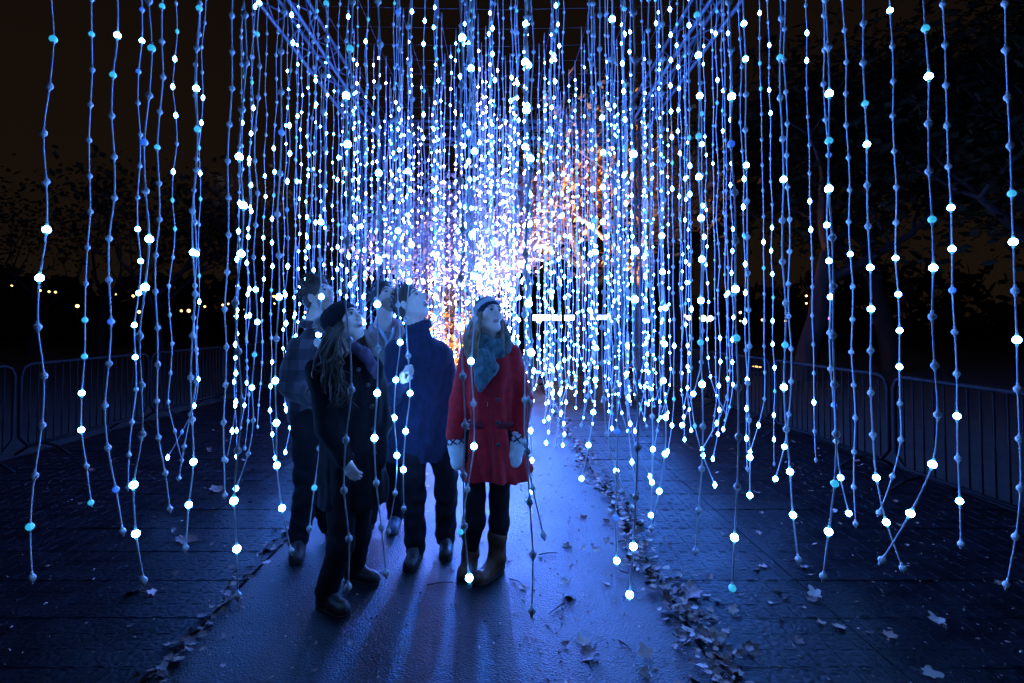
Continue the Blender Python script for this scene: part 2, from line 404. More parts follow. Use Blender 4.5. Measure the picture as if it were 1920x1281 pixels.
# ------------------------------------------------------------------ crowd barriers
def barrier(a, c, label, group, h=1.08):
    a, c = Vector(a), Vector(c); d = (c - a); L = d.length; ang = math.atan2(d.y, d.x)
    root = empty('crowd_barrier', a, label, 'barrier', group, rz=ang)
    def loc(u, w, z): return root.matrix_basis @ Vector((u, w, z))
    root_m = Matrix.LocRotScale(a, root.rotation_euler, None)
    q = lambda u, w, z: root_m @ Vector((u, w, z))
    fr = MB(); r = 0.12; z0 = 0.16
    pts = [(0.02 + r, z0), (L - .02 - r, z0), (L - .02, z0 + r), (L - .02, h - r), (L - .02 - r * .3, h - r * .3), (L - .02 - r, h), (.02 + r, h), (.02 + r * .3, h - r * .3), (.02, h - r), (.02, z0 + r), (.02 + r, z0)]
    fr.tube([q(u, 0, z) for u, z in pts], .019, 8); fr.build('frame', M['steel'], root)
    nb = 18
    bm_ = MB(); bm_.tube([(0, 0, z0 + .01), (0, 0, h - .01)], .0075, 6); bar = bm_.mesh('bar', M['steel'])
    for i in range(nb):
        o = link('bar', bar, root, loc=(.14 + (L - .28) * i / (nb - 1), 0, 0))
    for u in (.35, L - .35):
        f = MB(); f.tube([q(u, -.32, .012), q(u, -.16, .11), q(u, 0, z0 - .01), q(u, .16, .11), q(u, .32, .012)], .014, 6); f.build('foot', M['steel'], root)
    return root
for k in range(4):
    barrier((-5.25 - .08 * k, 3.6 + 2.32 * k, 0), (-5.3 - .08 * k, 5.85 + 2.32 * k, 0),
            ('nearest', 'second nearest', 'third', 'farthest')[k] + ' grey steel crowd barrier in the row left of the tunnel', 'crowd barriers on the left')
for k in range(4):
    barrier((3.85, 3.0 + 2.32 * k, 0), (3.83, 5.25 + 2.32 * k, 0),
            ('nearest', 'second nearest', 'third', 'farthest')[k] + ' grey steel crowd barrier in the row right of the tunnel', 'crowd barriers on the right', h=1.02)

# ------------------------------------------------------------------ truss frame of the tunnel
TOP = 5.42; YB = 10.75; XL, XR = -2.62, 2.58
def truss(name, a, c, label, group, w=0.36, bays=None, flip=Vector((0, 0, 1))):
    a, c = Vector(a), Vector(c); d = (c - a); L = d.length; t = d.normalized()
    u = t.cross(flip).normalized(); v = u.cross(t).normalized(); h = w / 2
    root = empty(name, a, label, 'truss', group)
    n = bays or max(3, round(L / 0.45)); cs = [(-h, -h), (h, -h), (h, h), (-h, h)]
    for x, y in cs:
        b = MB(); b.tube([a + u * x + v * y, c + u * x + v * y], .024, 8); b.build('chord', M['truss'], root)
    for i in range(n):
        p0, p1 = a + t * (L * i / n), a + t * (L * (i + 1) / n)
        for q in range(4):
            x0, y0 = cs[q]; x1, y1 = cs[(q + 1) % 4]
            b = MB()
            s, e = ((x0, y0), (x1, y1)) if i % 2 == 0 else ((x1, y1), (x0, y0))
            b.tube([p0 + u * s[0] + v * s[1], p1 + u * e[0] + v * e[1]], .0105, 6); b.build('brace', M['truss'], root)
    return root
truss('roof_truss', (XL, 1.4, TOP), (XL, YB - .2, TOP), 'blue lit lattice truss along the upper left side of the tunnel', 'truss frame')
truss('roof_truss', (XR, 1.4, TOP), (XR, YB - .2, TOP), 'blue lit lattice truss along the upper right side of the tunnel', 'truss frame')
truss('cross_truss', (XL + .2, YB, TOP), (XR - .2, YB, TOP), 'lattice truss across the top of the far end of the tunnel', 'truss frame')
truss('truss_column', (XL, YB, 0.06), (XL, YB, TOP + .2), 'lattice column standing at the far left corner of the tunnel', 'truss frame', flip=Vector((0, 1, 0)))
truss('truss_column', (XR, YB, 0.06), (XR, YB, TOP + .2), 'lattice column standing at the far right corner of the tunnel', 'truss frame', flip=Vector((0, 1, 0)))
NET = TOP - 0.12
net = empty('wire_grid', (0, 2.2, NET), 'grid of thin wires stretched overhead between the trusses', 'wire grid')
for i in range(12):
    b = MB(); x = -2.54 + .45 * i; b.tube([(x, 1.5, NET), (x, 6, NET - .05), (x, YB, NET)], .0016, 4); b.build('wire', M['wire'], net)
for j in range(20):
    b = MB(); y = 2.42 + .42 * j; b.tube([(XL, y, NET + .008), (0, y, NET - .045), (XR, y, NET + .008)], .0016, 4); b.build('wire', M['wire'], net)

# ------------------------------------------------------------------ strings of light
BR = 0.0168
prof = [(0, -1.6), (.30, -1.6), (.36, -1.0), (.56, -.84), (.84, -.54), (.98, -.18), (.98, .18), (.84, .54), (.56, .84), (.36, 1.0), (.32, 1.7), (0, 1.7)]
bb = MB(); bb.lathe([(r * BR, z * BR) for r, z in prof], 10, mis=[1, 1, 1, 0, 0, 0, 0, 0, 0, 1, 1])
bead_mesh = bb.mesh('bead', [M['bead_off'], M['collar_off']])
LIT = {'w': ('bead_white', 'collar_lit'), 'v': ('bead_violet', 'collar_lit'), 'c': ('bead_cyan', 'collar_off'), 'b': ('bead_blue', 'collar_off'), 'o': ('bead_off', 'collar_off')}
far_prof = [(0, -1.5), (.34, -1.4), (.42, -1.0), (.92, -.45), (.96, .4), (.45, 1.0), (.32, 1.5), (0, 1.6)]
FM = [M['bead_off'], M['bead_white'], M['bead_violet'], M['bead_cyan'], M['bead_blue']]
FI = {'o': 0, 'w': 1, 'v': 2, 'c': 3, 'b': 4}

# places measured for single strings: (column, row) -> x, y
MOVE = {(4, 0): (-.69, 2.40), (4, 1): (-.625, 2.68), (5, 0): (-.175, 2.42), (5, 1): (-.15, 2.80), (3, 2): (-1.075, 3.15), (4, 2): (-.625, 3.17),
        (5, 2): (-.548, 3.19), (6, 0): (.125, 2.42), (3, 0): (-1.18, 2.42), (11, 0): (2.34, 2.42)}
# lit beads counted from the free end
SHOW = {(1, 0): {1: 'c', 6: 'w', 7: 'w', 11: 'c'}, (0, 2): {0: 'c', 2: 'w', 3: 'w', 4: 'c', 5: 'c'}, (1, 1): {1: 'b', 5: 'b', 11: 'c', 12: 'w', 13: 'c'},
        (0, 3): {4: 'w', 5: 'w', 6: 'w', 7: 'w', 8: 'w', 13: 'b', 14: 'w'}, (2, 0): {1: 'w', 2: 'w', 6: 'w', 7: 'w', 9: 'b', 11: 'c'},
        (1, 2): {10: 'c', 14: 'c'}, (0, 4): {8: 'c', 9: 'c', 10: 'w', 12: 'w', 13: 'w', 14: 'w'}, (2, 1): {1: 'w', 2: 'w', 7: 'w', 10: 'c', 11: 'w'},
        (3, 0): {1: 'w', 2: 'w', 7: 'w', 8: 'w', 9: 'w'}, (3, 1): {1: 'w', 2: 'w', 3: 'w', 4: 'w', 5: 'o', 6: 'w', 10: 'b'},
        (4, 0): {9: 'w', 10: 'w', 11: 'c'}, (4, 1): {3: 'w', 4: 'w', 6: 'w', 7: 'w', 9: 'w'}, (5, 0): {0: 'w', 5: 'w', 6: 'o', 11: 'w'},
        (5, 1): {0: 'c', 2: 'w', 4: 'w', 6: 'w', 7: 'w', 9: 'w', 11: 'w'}, (6, 0): {5: 'w', 6: 'w', 9: 'w', 10: 'w', 11: 'w'},
        (7, 0): {0: 'w', 1: 'w', 6: 'w', 7: 'w', 9: 'w'}, (8, 0): {0: 'c', 1: 'w', 5: 'c', 6: 'w', 9: 'b', 10: 'w'},
        (9, 0): {1: 'w', 2: 'c', 8: 'w', 9: 'c', 10: 'w'}, (10, 0): {1: 'w', 2: 'w', 6: 'w', 7: 'c', 10: 'w', 11: 'c'},
        (11, 0): {5: 'w', 7: 'w', 8: 'c'}, (11, 1): {1: 'w', 3: 'w', 6: 'b', 7: 'w', 8: 'w'}, (4, 2): {0: 'o', 2: 'w', 3: 'w', 4: 'w', 5: 'w', 8: 'w'},
        (3, 2): {1: 'c', 3: 'w', 4: 'w', 5: 'w', 6: 'w', 8: 'w'}, (5, 2): {1: 'w', 2: 'w', 3: 'w', 6: 'w', 7: 'w', 9: 'w'},
        (10, 1): {0: 'o', 1: 'w', 2: 'w', 6: 'w', 7: 'w', 10: 'w', 11: 'c'}, (9, 1): {1: 'w', 2: 'w', 4: 'w', 5: 'c', 9: 'w', 12: 'c'}}
# lower ends: (column, row) -> pixel of the end bead
ENDS = {(1, 0): (62, 1080), (2, 0): (250, 1098), (3, 0): (430, 1128), (4, 0): (646, 1110), (5, 0): (876, 1080), (6, 0): (1000, 1130), (7, 0): (1178, 1122),
        (8, 0): (1368, 1102), (9, 0): (1563, 1096), (10, 0): (1672, 1060), (11, 0): (1908, 1105), (0, 2): (163, 945), (1, 1): (224, 1000), (0, 3): (234, 915),
        (1, 2): (308, 960), (2, 1): (350, 1027), (0, 4): (338, 864), (3, 1): (548, 1033), (4, 1): (724, 1076), (5, 1): (868, 1000), (11, 1): (1800, 1020),
        (10, 1): (1678, 1056), (9, 1): (1496, 1045), (8, 1): (1308, 1040), (7, 1): (1155, 1050), (4, 2): (730, 998), (5, 2): (757, 950), (3, 2): (587, 985)}
PEOPLE = [(-.84, 2.97, .31), (-1.33, 3.68, .30), (-.88, 3.97, .30), (-.55, 3.60, .32), (-.06, 3.32, .29)]
ORD = ['first', 'second', 'third', 'fourth', 'fifth', 'sixth', 'seventh', 'eighth', 'ninth', 'tenth', 'eleventh', 'twelfth', 'thirteenth']
ROWS = {}
FRONT = {1: 'bead light string at the left edge, nearest row, its lowest lit bead pale cyan', 2: 'front row bead string with a blue bead high up, left of the dense strings',
         3: 'front row bead string left of the people with two bright beads near its end', 4: 'unlit bead string hanging right in front of the woman in black',
         5: 'front row bead string over the red coat, its lit end at the boots', 6: 'tan unlit bead string just right of the red coat',
         7: 'front row bead string ending in a bright bead above the leaf litter', 8: 'front row bead string ending in a small cyan bead over the right matting',
         9: 'front row bead string with one bright bead above its unlit end, right matting', 10: 'front row bead string tangled with its neighbour near the right edge',
         11: 'bead string at the extreme right edge of the picture'}
NR, NC = 22, 13
ROW_Y = [2.42 + .42 * q for q in range(8)] + [5.66 + .345 * q for q in range(14)]
def bead_states(i, j, n):
    st = ['o'] * n
    if (i, j) in SHOW:
        for q in range(13, n): st[q] = random.choice('oooooooccb')
        for q, s in SHOW[(i, j)].items(): st[q] = s
        return st
    pl = min(.9, .28 + .06 * j) * (1.0 - .22 * abs(i - 5.2) / 6)
    q = 0
    while q < n:
        run = random.choice((1, 1, 2, 2, 3, 4)) if j < 8 else random.choice((1, 2, 3, 4, 5, 6))
        z = q / n
        if random.random() < pl * (1.0 - (.62 if j < 11 else .35) * z):
            for r_ in range(q, min(n, q + run)):
                x = random.random()
                zz_ = r_ / n; pw = .88 - .75 * max(0, zz_ - .25) * (1 - j / (34 if j < 9 else 22)); st[r_] = 'w' if x < pw else ('c' if x < pw + (1 - pw) * .72 else 'b')
                if st[r_] == 'w' and j > 8 and i in (2, 3, 4, 5, 6, 12) and random.random() < .6: st[r_] = 'v'
            q += run
        else: q += run if random.random() < .6 else 1
    return st

SP = 0.222
count = 0
for j in range(NR):
    for i in range(NC):
        if (i == 0 and j < 2) or (i == 12 and j < 4): continue
        x, y = (-2.54 + .45 * i if i < 12 else -.07) + random.gauss(0, .04 if j < 4 else .085), ROW_Y[j] + random.gauss(0, .045)
        if (i, j) in ENDS: x, y = -2.54 + .45 * i, ROW_Y[j]
        if (i, j) in MOVE: x, y = MOVE[(i, j)]
        elif any((x - a) ** 2 + (y - c) ** 2 < r * r for a, c, r in PEOPLE): continue
        if (i, j) in ENDS:
            e = at(ENDS[(i, j)][0], ENDS[(i, j)][1], y); zend = e.z; ex = e.x - x
        else:
            zend = random.uniform(.22, .52) + (random.random() < .2) * random.uniform(0, .35); ex = random.gauss(0, .07)
        ey = random.gauss(0, .04)
        if random.random() < .18 and (i, j) not in ENDS: ex += random.choice((-1, 1)) * random.uniform(.06, .16)
        n = int((NET - .08 - zend) / SP) + 1
        ph, am = random.uniform(0, 6.28), random.uniform(.004, .013)
        pts, wob = [], 0.0
        for q in range(n):
            f = max(0.0, 1 - q / 2.6) ** 1.6
            lift = 0.0 if q else 0.0
            wob += random.gauss(0, .004); wob *= .88
            sw = am * math.sin(q * 1.7 + ph) + wob
            damp = min(1, (n - q) / 3)
            pts.append(Vector((x + ex * f + sw * damp, y + ey * f + sw * .5 * damp, zend + q * SP)))
        near = j < 4
        if j == 0: lab, grp = FRONT[i], 'bead light strings in the front row'
        elif j < 7: lab, grp = None, 'bead light strings in the near rows'
        else:
            zone = 'left' if i < 4 else ('right' if 7 < i < 12 else 'middle')
            band = 'middle depth of the tunnel' if j < 11 else 'crowded far end of the tunnel'
            lab = 'bead light string hanging on the %s side in the %s' % (zone, band) if zone != 'middle' else 'bead light string hanging along the centre line in the %s' % band
            grp = 'bead light strings, %s, %s' % (zone, band)
        root = empty('light_string', (x, y, NET), lab, 'light string', grp)
        b = MB()
        path = catmull(pts + [Vector((x, y, NET))], 3 if j < 6 else 2)
        b.tube(path, .0040 if j < 9 else .0045, 6 if j < 4 else 4); b.build('cord', M['cord'], root)
        st = bead_states(i, j, n)
        zvis = CAM_Z + .66 * y
        rest = MB(); BF = BR if near else (.0148 if j < 9 else .0128)
        for q, pnt in enumerate(pts):
            t = (pts[min(q + 1, n - 1)] - pts[max(q - 1, 0)]).normalized()
            if near and pnt.z < zvis:
                o = link('bead', bead_mesh, root, loc=pnt - Vector((x, y, NET)))
                o.rotation_euler = Vector((0, 0, 1)).rotation_difference(t).to_euler()
                if st[q] != 'o':
                    for sl, mn in enumerate(LIT[st[q]]):
                        o.material_slots[sl].link = 'OBJECT'; o.material_slots[sl].material = M[mn]
            else:
                rest.lathe([(r * BF, z * BF) for r, z in far_prof], 6 if j < 9 else 5, c=pnt, mis=[FI[st[q]]] * 7)
        if rest.f:
            o = rest.build('bead', [FM[0], M['bead_white' if j < 4 else ('bead_mid' if j < 10 else 'bead_far')]] + FM[2:], root); o['kind'] = 'stuff'
        if 0 < j < 7: ROWS.setdefault(j, []).append((x, root))
        count += 1
for j, L in ROWS.items():
    for k, (x, root) in enumerate(sorted(L, key=lambda t: t[0])):
        root['label'] = 'bead light string in the %s row back, %s from the left of that row' % (ORD[j], ORD[k])
        root['category'] = 'light string'
# ------------------------------------------------------------------ people: signed-distance bodies turned into meshes
class Field:
    def __init__(s, lo, hi, h):
        s.h = h; s.lo = np.array(lo, np.float32); n = np.ceil((np.array(hi) - s.lo) / h).astype(int) + 1
        s.D = np.full(n, 0.06, np.float32); s.n = n
    def sub(s, lo, hi, m):
        a = np.clip(np.floor((np.array(lo) - m - s.lo) / s.h).astype(int), 0, s.n); b = np.clip(np.ceil((np.array(hi) + m - s.lo) / s.h).astype(int) + 1, 0, s.n)
        sl = tuple(slice(int(x), int(y)) for x, y in zip(a, b))
        ax = [s.lo[i] + s.h * np.arange(int(a[i]), int(b[i]), dtype=np.float32) for i in range(3)]
        return sl, ax[0][:, None, None], ax[1][None, :, None], ax[2][None, None, :]
    def put(s, sl, d, k, op):
        A = s.D[sl]
        if A.size == 0: return
        if op == 'u':
            if k > 0:
                hh = np.clip(0.5 + 0.5 * (A - d) / k, 0, 1); s.D[sl] = A * (1 - hh) + d * hh - k * hh * (1 - hh)
            else: s.D[sl] = np.minimum(A, d)
        else:
            k = max(k, 1e-4); hh = np.clip(0.5 - 0.5 * (A + d) / k, 0, 1); s.D[sl] = A * (1 - hh) - d * hh + k * hh * (1 - hh)
    def cap(s, a, b, ra, rb, k=0.02, op='u'):
        a, b = np.array(a, np.float32), np.array(b, np.float32); r = max(ra, rb)
        sl, X, Y, Z = s.sub(np.minimum(a, b) - r, np.maximum(a, b) + r, max(k, 3 * s.h))
        ab = b - a; L = max(float(ab @ ab), 1e-9)
        t = np.clip(((X - a[0]) * ab[0] + (Y - a[1]) * ab[1] + (Z - a[2]) * ab[2]) / L, 0, 1)
        d = np.sqrt((X - a[0] - t * ab[0]) ** 2 + (Y - a[1] - t * ab[1]) ** 2 + (Z - a[2] - t * ab[2]) ** 2) - (ra + (rb - ra) * t)
        s.put(sl, d.astype(np.float32), k, op)
    def chain(s, pts, rs, k=0.02):
        for i in range(len(pts) - 1): s.cap(pts[i], pts[i + 1], rs[i], rs[i + 1], k)
    def ell(s, c, r, k=0.02, rot=None, op='u'):
        c = np.array(c, np.float32); m = max(r)
        sl, X, Y, Z = s.sub(c - m, c + m, max(k, 3 * s.h))
        x, y, z = X - c[0], Y - c[1], Z - c[2]
        if rot is not None:
            q = np.array(rot, np.float32)       # columns are the local axes
            x, y, z = (q[0, 0] * x + q[1, 0] * y + q[2, 0] * z, q[0, 1] * x + q[1, 1] * y + q[2, 1] * z, q[0, 2] * x + q[1, 2] * y + q[2, 2] * z)
        k0 = np.sqrt((x / r[0]) ** 2 + (y / r[1]) ** 2 + (z / r[2]) ** 2); k1 = np.sqrt((x / r[0] ** 2) ** 2 + (y / r[1] ** 2) ** 2 + (z / r[2] ** 2) ** 2)
        d = k0 * (k0 - 1) / np.maximum(k1, 1e-6)
        s.put(sl, d.astype(np.float32), k, op)
    def stack(s, rows, psi, k=0.03, folds=0.0, nf=7, seed=0.0, hemwave=0.0, top=None):
        "rows (z, cx, cy, half width across, half depth): an oval tube round the body, turned by psi"
        rows = sorted(rows); z = np.array([r[0] for r in rows]); m = max(max(r[3], r[4]) for r in rows)
        lo = (min(r[1] for r in rows) - m, min(r[2] for r in rows) - m, z[0]); hi = (max(r[1] for r in rows) + m, max(r[2] for r in rows) + m, z[-1])
        sl, X, Y, Z = s.sub(lo, hi, max(k, 3 * s.h)); zz = Z[0, 0]
        f = [np.interp(zz, z, [r[i] for r in rows]).astype(np.float32)[None, None, :] for i in (1, 2, 3, 4)]
        dx, dy = X - f[0], Y - f[1]; c_, s_ = math.cos(psi), math.sin(psi)
        u, v = dx * c_ + dy * s_, -dx * s_ + dy * c_
        q = np.sqrt((u / f[2]) ** 2 + (v / f[3]) ** 2); d = (q - 1) * np.minimum(f[2], f[3])
        th = np.arctan2(v, u)
        if folds:
            w = np.clip((z[-1] - Z) / (z[-1] - z[0]), 0, 1) ** 1.3
            d = d + folds * w * (np.sin(nf * th + seed + 2.0 * np.sin(3 * Z + seed)) + 0.5 * np.sin((nf * 2 + 1) * th + 1.7 * seed + 5 * Z))
        bot = z[0] - Z + hemwave * np.sin(3 * th + seed)
        d = np.maximum(np.maximum(d, bot), Z - z[-1])
        s.put(sl, d.astype(np.float32), k, 'u')
    def ripple(s, amp, fx, fz, seed):
        sl, X, Y, Z = s.sub(s.lo, s.lo + s.h * (s.n - 1), 0)
        s.D += (amp * (np.sin(fx * X + 2.1 * np.sin(fz * 0.37 * Z + seed) + seed) * np.sin(fz * Z + 1.3 * np.sin(fx * 0.6 * Y + seed)) +
                       0.6 * np.sin(fx * 1.9 * (Y + X) - fz * .8 * Z + 2 * seed))).astype(np.float32)
    def mesh(s):
        D, n = s.D, s.n; I = D < 0
        cnt = np.zeros(n - 1, np.int8); offs = [(a, b, c) for a in (0, 1) for b in (0, 1) for c in (0, 1)]
        for a, b, c in offs: cnt += I[a:n[0] - 1 + a, b:n[1] - 1 + b, c:n[2] - 1 + c]
        act = (cnt > 0) & (cnt < 8); idx = np.argwhere(act); N = len(idx)
        vid = np.full(n - 1, -1, np.int32); vid[act] = np.arange(N)
        V = {o: D[idx[:, 0] + o[0], idx[:, 1] + o[1], idx[:, 2] + o[2]] for o in offs}
        S = np.zeros((N, 3)); W = np.zeros(N)
        for o in offs:
            for ax in range(3):
                if o[ax] == 0:
                    p_ = list(o); p_[ax] = 1; p_ = tuple(p_); a, b = V[o], V[p_]; m = (a < 0) != (b < 0)
                    t = np.where(m, a / np.where(m, a - b, 1), 0)
                    P = np.tile(np.array(o, float), (N, 1)); P[:, ax] += t
                    S += P * m[:, None]; W += m
        verts = s.lo + s.h * (idx + S / np.maximum(W, 1)[:, None])
        quads = []
        for ax in range(3):
            a1, a2 = (ax + 1) % 3, (ax + 2) % 3
            sa = [slice(None)] * 3; sb = [slice(None)] * 3; sa[ax] = slice(0, n[ax] - 1); sb[ax] = slice(1, n[ax])
            A, B = I[tuple(sa)], I[tuple(sb)]; e = np.argwhere(A != B)
            e = e[(e[:, a1] > 0) & (e[:, a2] > 0) & (e[:, a1] < n[a1] - 1) & (e[:, a2] < n[a2] - 1)]
            ins = A[e[:, 0], e[:, 1], e[:, 2]]
            def cid(d1, d2):
                q = e.copy(); q[:, a1] -= d1; q[:, a2] -= d2; return vid[q[:, 0], q[:, 1], q[:, 2]]
            q = np.stack([cid(1, 1), cid(0, 1), cid(0, 0), cid(1, 0)], 1)
            q[~ins] = q[~ins][:, ::-1]; quads.append(q)
        Q = np.concatenate(quads); Q = Q[(Q >= 0).all(1)]
        return verts, Q

def np_mesh(name, V, Q, mats, mi=None):
    me = bpy.data.meshes.new(name); me.vertices.add(len(V)); me.vertices.foreach_set('co', np.asarray(V, np.float32).ravel())
    me.loops.add(len(Q) * 4); me.loops.foreach_set('vertex_index', Q.astype(np.int32).ravel())
    me.polygons.add(len(Q)); me.polygons.foreach_set('loop_start', np.arange(0, len(Q) * 4, 4, dtype=np.int32))
    for m in mats: me.materials.append(m)
    if mi is not None: me.polygons.foreach_set('material_index', mi.astype(np.int32))
    me.polygons.foreach_set('use_smooth', np.ones(len(Q), bool)); me.update(); me.validate()
    return me

def from_field(F, name, mats, parent, mi_fn=None):
    V, Q = F.mesh(); mi = None
    if mi_fn is not None: mi = mi_fn(V[Q].mean(1))
    return link(name, np_mesh(name, V, Q, mats if isinstance(mats, list) else [mats], mi), parent)

class Head:
    def __init__(s, c, psi, pitch, roll=0.0, size=1.0):
        f = Vector((math.sin(psi) * math.cos(pitch), -math.cos(psi) * math.cos(pitch), math.sin(pitch)))
        r = Vector((-math.cos(psi), -math.sin(psi), 0))      # the person's own right-hand side seen as local +x
        u = r.cross(f).normalized() if r.cross(f).z > 0 else f.cross(r).normalized()
        if roll:
            q = Matrix.Rotation(roll, 3, f); r, u = q @ r, q @ u
        s.c, s.r, s.f, s.u, s.k = Vector(c), r.normalized(), f.normalized(), u.normalized(), size
        s.M = np.array([list(s.r), list(s.f), list(s.u)]).T
    def p(s, x, y, z): return s.c + (s.r * x + s.f * y + s.u * z) * s.k
    def local(s, P): return ((np.asarray(P) - np.array(s.c)) @ s.M) / s.k
    def ell(s, F, c, r, k=.02, op='u'): F.ell(s.p(*c), [x * s.k for x in r], k, s.M, op)
    def cap(s, F, a, b, ra, rb, k=.02, op='u'): F.cap(s.p(*a), s.p(*b), ra * s.k, rb * s.k, k, op)
    def sculpt(s, F, female=False, open_mouth=0.0, smile=0.0, jaw=1.0, ears=True):
        j = (0.9 if female else 1.0) * jaw
        s.ell(F, (0, -.018, .038), (.074, .095, .084), .02)
        s.ell(F, (0, .030, -.028), (.060 * j, .060, .085), .03)
        s.ell(F, (0, .050, -.098), (.031 * j, .030, .022), .03)
        for q in (-1, 1):
            s.ell(F, (q * .046, .052, -.022), (.022, .026, .022), .02)
            s.cap(F, (q * .056 * j, .0, -.06), (q * .028 * j, .052, -.100), .020, .018, .025)
        s.cap(F, (-.034, .082, .034), (.034, .082, .034), .011 if female else .0135, .011 if female else .0135, .015)
        for q in (-1, 1): s.ell(F, (q * .0315, .101, .012), (.0185, .017, .0135), .010, 's')
        s.cap(F, (0, .086, .024), (0, .112, -.024), .0075, .0125, .010)
        for q in (-1, 1): s.ell(F, (q * .0125, .100, -.029), (.008, .011, .0085), .006)
        s.ell(F, (-.006, .104, -.041), (.004, .007, .004), .004, 's'); s.ell(F, (.006, .104, -.041), (.004, .007, .004), .004, 's')
        zt = .003 * smile
        s.chainm(F, [(-.025, .082, -.062 + zt * 2), (-.010, .093, -.059), (0, .0945, -.0605), (.010, .093, -.059), (.025, .082, -.062 + zt * 2)], .0058)
        dz = .016 * open_mouth
        s.chainm(F, [(-.021, .082, -.066 + zt * 2 - dz * .5), (0, .0935, -.072 - dz), (.021, .082, -.066 + zt * 2 - dz * .5)], .0068)
        if open_mouth: s.ell(F, (0, .098, -.066 - dz * .45), (.016, .022, .0035 + dz * .5), .004, 's')
        for q in ((-1, 1) if ears else ()):
            s.ell(F, (q * .077, -.012, -.008), (.011, .020, .032), .008)
            s.ell(F, (q * .087, -.006, -.004), (.006, .010, .017), .006, 's')
    def chainm(s, F, pts, r):
        for i in range(len(pts) - 1): s.cap(F, pts[i], pts[i + 1], r, r, .006)
    def paint(s, P, hand=None, stubble=0, open_mouth=0.0, hairline=None):
        "0 skin 1 stubble 2 lip 3 brow 4 mouth"
        L = s.local(P); x, y, z = L[:, 0], L[:, 1], L[:, 2]; mi = np.zeros(len(P), int)
        inh = (np.abs(x) < .1) & (y > .02) & (np.abs(z) < .16)
        if stubble == 1: mi[inh & (z < -.040) & (z > -.14)] = 1; mi[inh & (np.abs(x) < .034) & (z < -.038) & (z > -.056) & (y > .07)] = 1
        if stubble == 2: mi[inh & (z < -.038) & (np.abs(x) < .036) & (z > -.056) & (y > .07)] = 1; mi[inh & (z < -.078)] = 1
        dz = .016 * open_mouth
        lz = np.abs(z + .0655 + dz * .5)
        mi[inh & (np.abs(x) < .024) & (lz < .0105 + dz * .5 - .10 * np.abs(x) * .3) & (y > .080)] = 2
        if open_mouth: mi[inh & (np.abs(x) < .017) & (np.abs(z + .066 + dz * .45) < .003 + dz * .45) & (y > .06) & (y < .092)] = 4
        bz = .036 - 4.5 * (np.abs(x) - .030) ** 2 * 1.0
        mi[inh & (np.abs(x) > .012) & (np.abs(x) < .050) & (np.abs(z - bz) < .0055) & (y > .055)] = 3
        return mi
    def eyes(s, root, gaze=(0, 1, .25), r=.0125):
        for q in (-1, 1):
            b = MB(); c = s.p(q * .0315, .0775, .011); gz = (s.r * gaze[0] + s.f * gaze[1] + s.u * gaze[2]).normalized()
            pr = [(r * s.k * math.sin(t), -r * s.k * math.cos(t)) for t in np.linspace(0, math.pi, 11)]; pr[0] = (0, pr[0][1]); pr[-1] = (0, pr[-1][1])
            b.lathe(pr, 12, c=c, mis=[0] * 7 + [1] * 3, axis=gz); b.build('eye', [M['eye_white'], M['iris']], root)
            l = MB()      # upper lid with lashes
            l.tube([s.p(q * (.0315 - .017), .080, .012), s.p(q * .026, .0925, .0195), s.p(q * .0345, .0925, .0200), s.p(q * (.0315 + .018), .078, .013)], [.0012, .0018, .0018, .0012], 5)
            l.build('eyelid', M['brow'], root)

SKINM = lambda: [M['skin'], M['skin_shade'], M['lip'], M['brow'], M['mouth']]

def hand(F, wrist, d, palm_n, side, size=1.0, curl=0.5, thumb=1):
    "palm, four unequal bent fingers and a thumb; d points along the palm, palm_n out of it (where fingers curl to)"
    w, d, n_ = Vector(wrist), Vector(d).normalized(), Vector(palm_n); n_ = (n_ - d * n_.dot(d)).normalized(); a = d.cross(n_).normalized() * side; z = size
    F.cap(w, w + d * .045 * z, .026 * z, .030 * z, .015)
    for q, (off, ln) in enumerate(((-.030, .068), (-.010, .078), (.010, .073), (.029, .058))):
        F.cap(w + a * off * .6 * z + d * .02 * z, w + a * off * z + d * .085 * z, .0145 * z, .0115 * z, .010)
        p0 = w + a * off * z + d * .088 * z; ang = 0.0; pp = p0; rr = .0098 * z
        for sgm, fr in enumerate((.45, .32, .26)):
            ang += curl * (1.1, 1.5, 1.0)[sgm]
            nx = pp + (d * math.cos(ang) + n_ * math.sin(ang)) * ln * fr * z
            F.cap(pp, nx, rr, rr * .9, .003); pp, rr = nx, rr * .9
    t0 = w + d * .028 * z - a * .030 * z * thumb; t1 = t0 + (d * .6 - a * .45 * thumb + n_ * .55).normalized() * .040 * z; t2 = t1 + (d * .65 + n_ * .7 + a * .25 * thumb).normalized() * .032 * z
    F.cap(w + d * .01 * z, t0, .016 * z, .014 * z, .008); F.cap(t0, t1, .0125 * z, .011 * z, .006); F.cap(t1, t2, .011 * z, .0085 * z, .003)

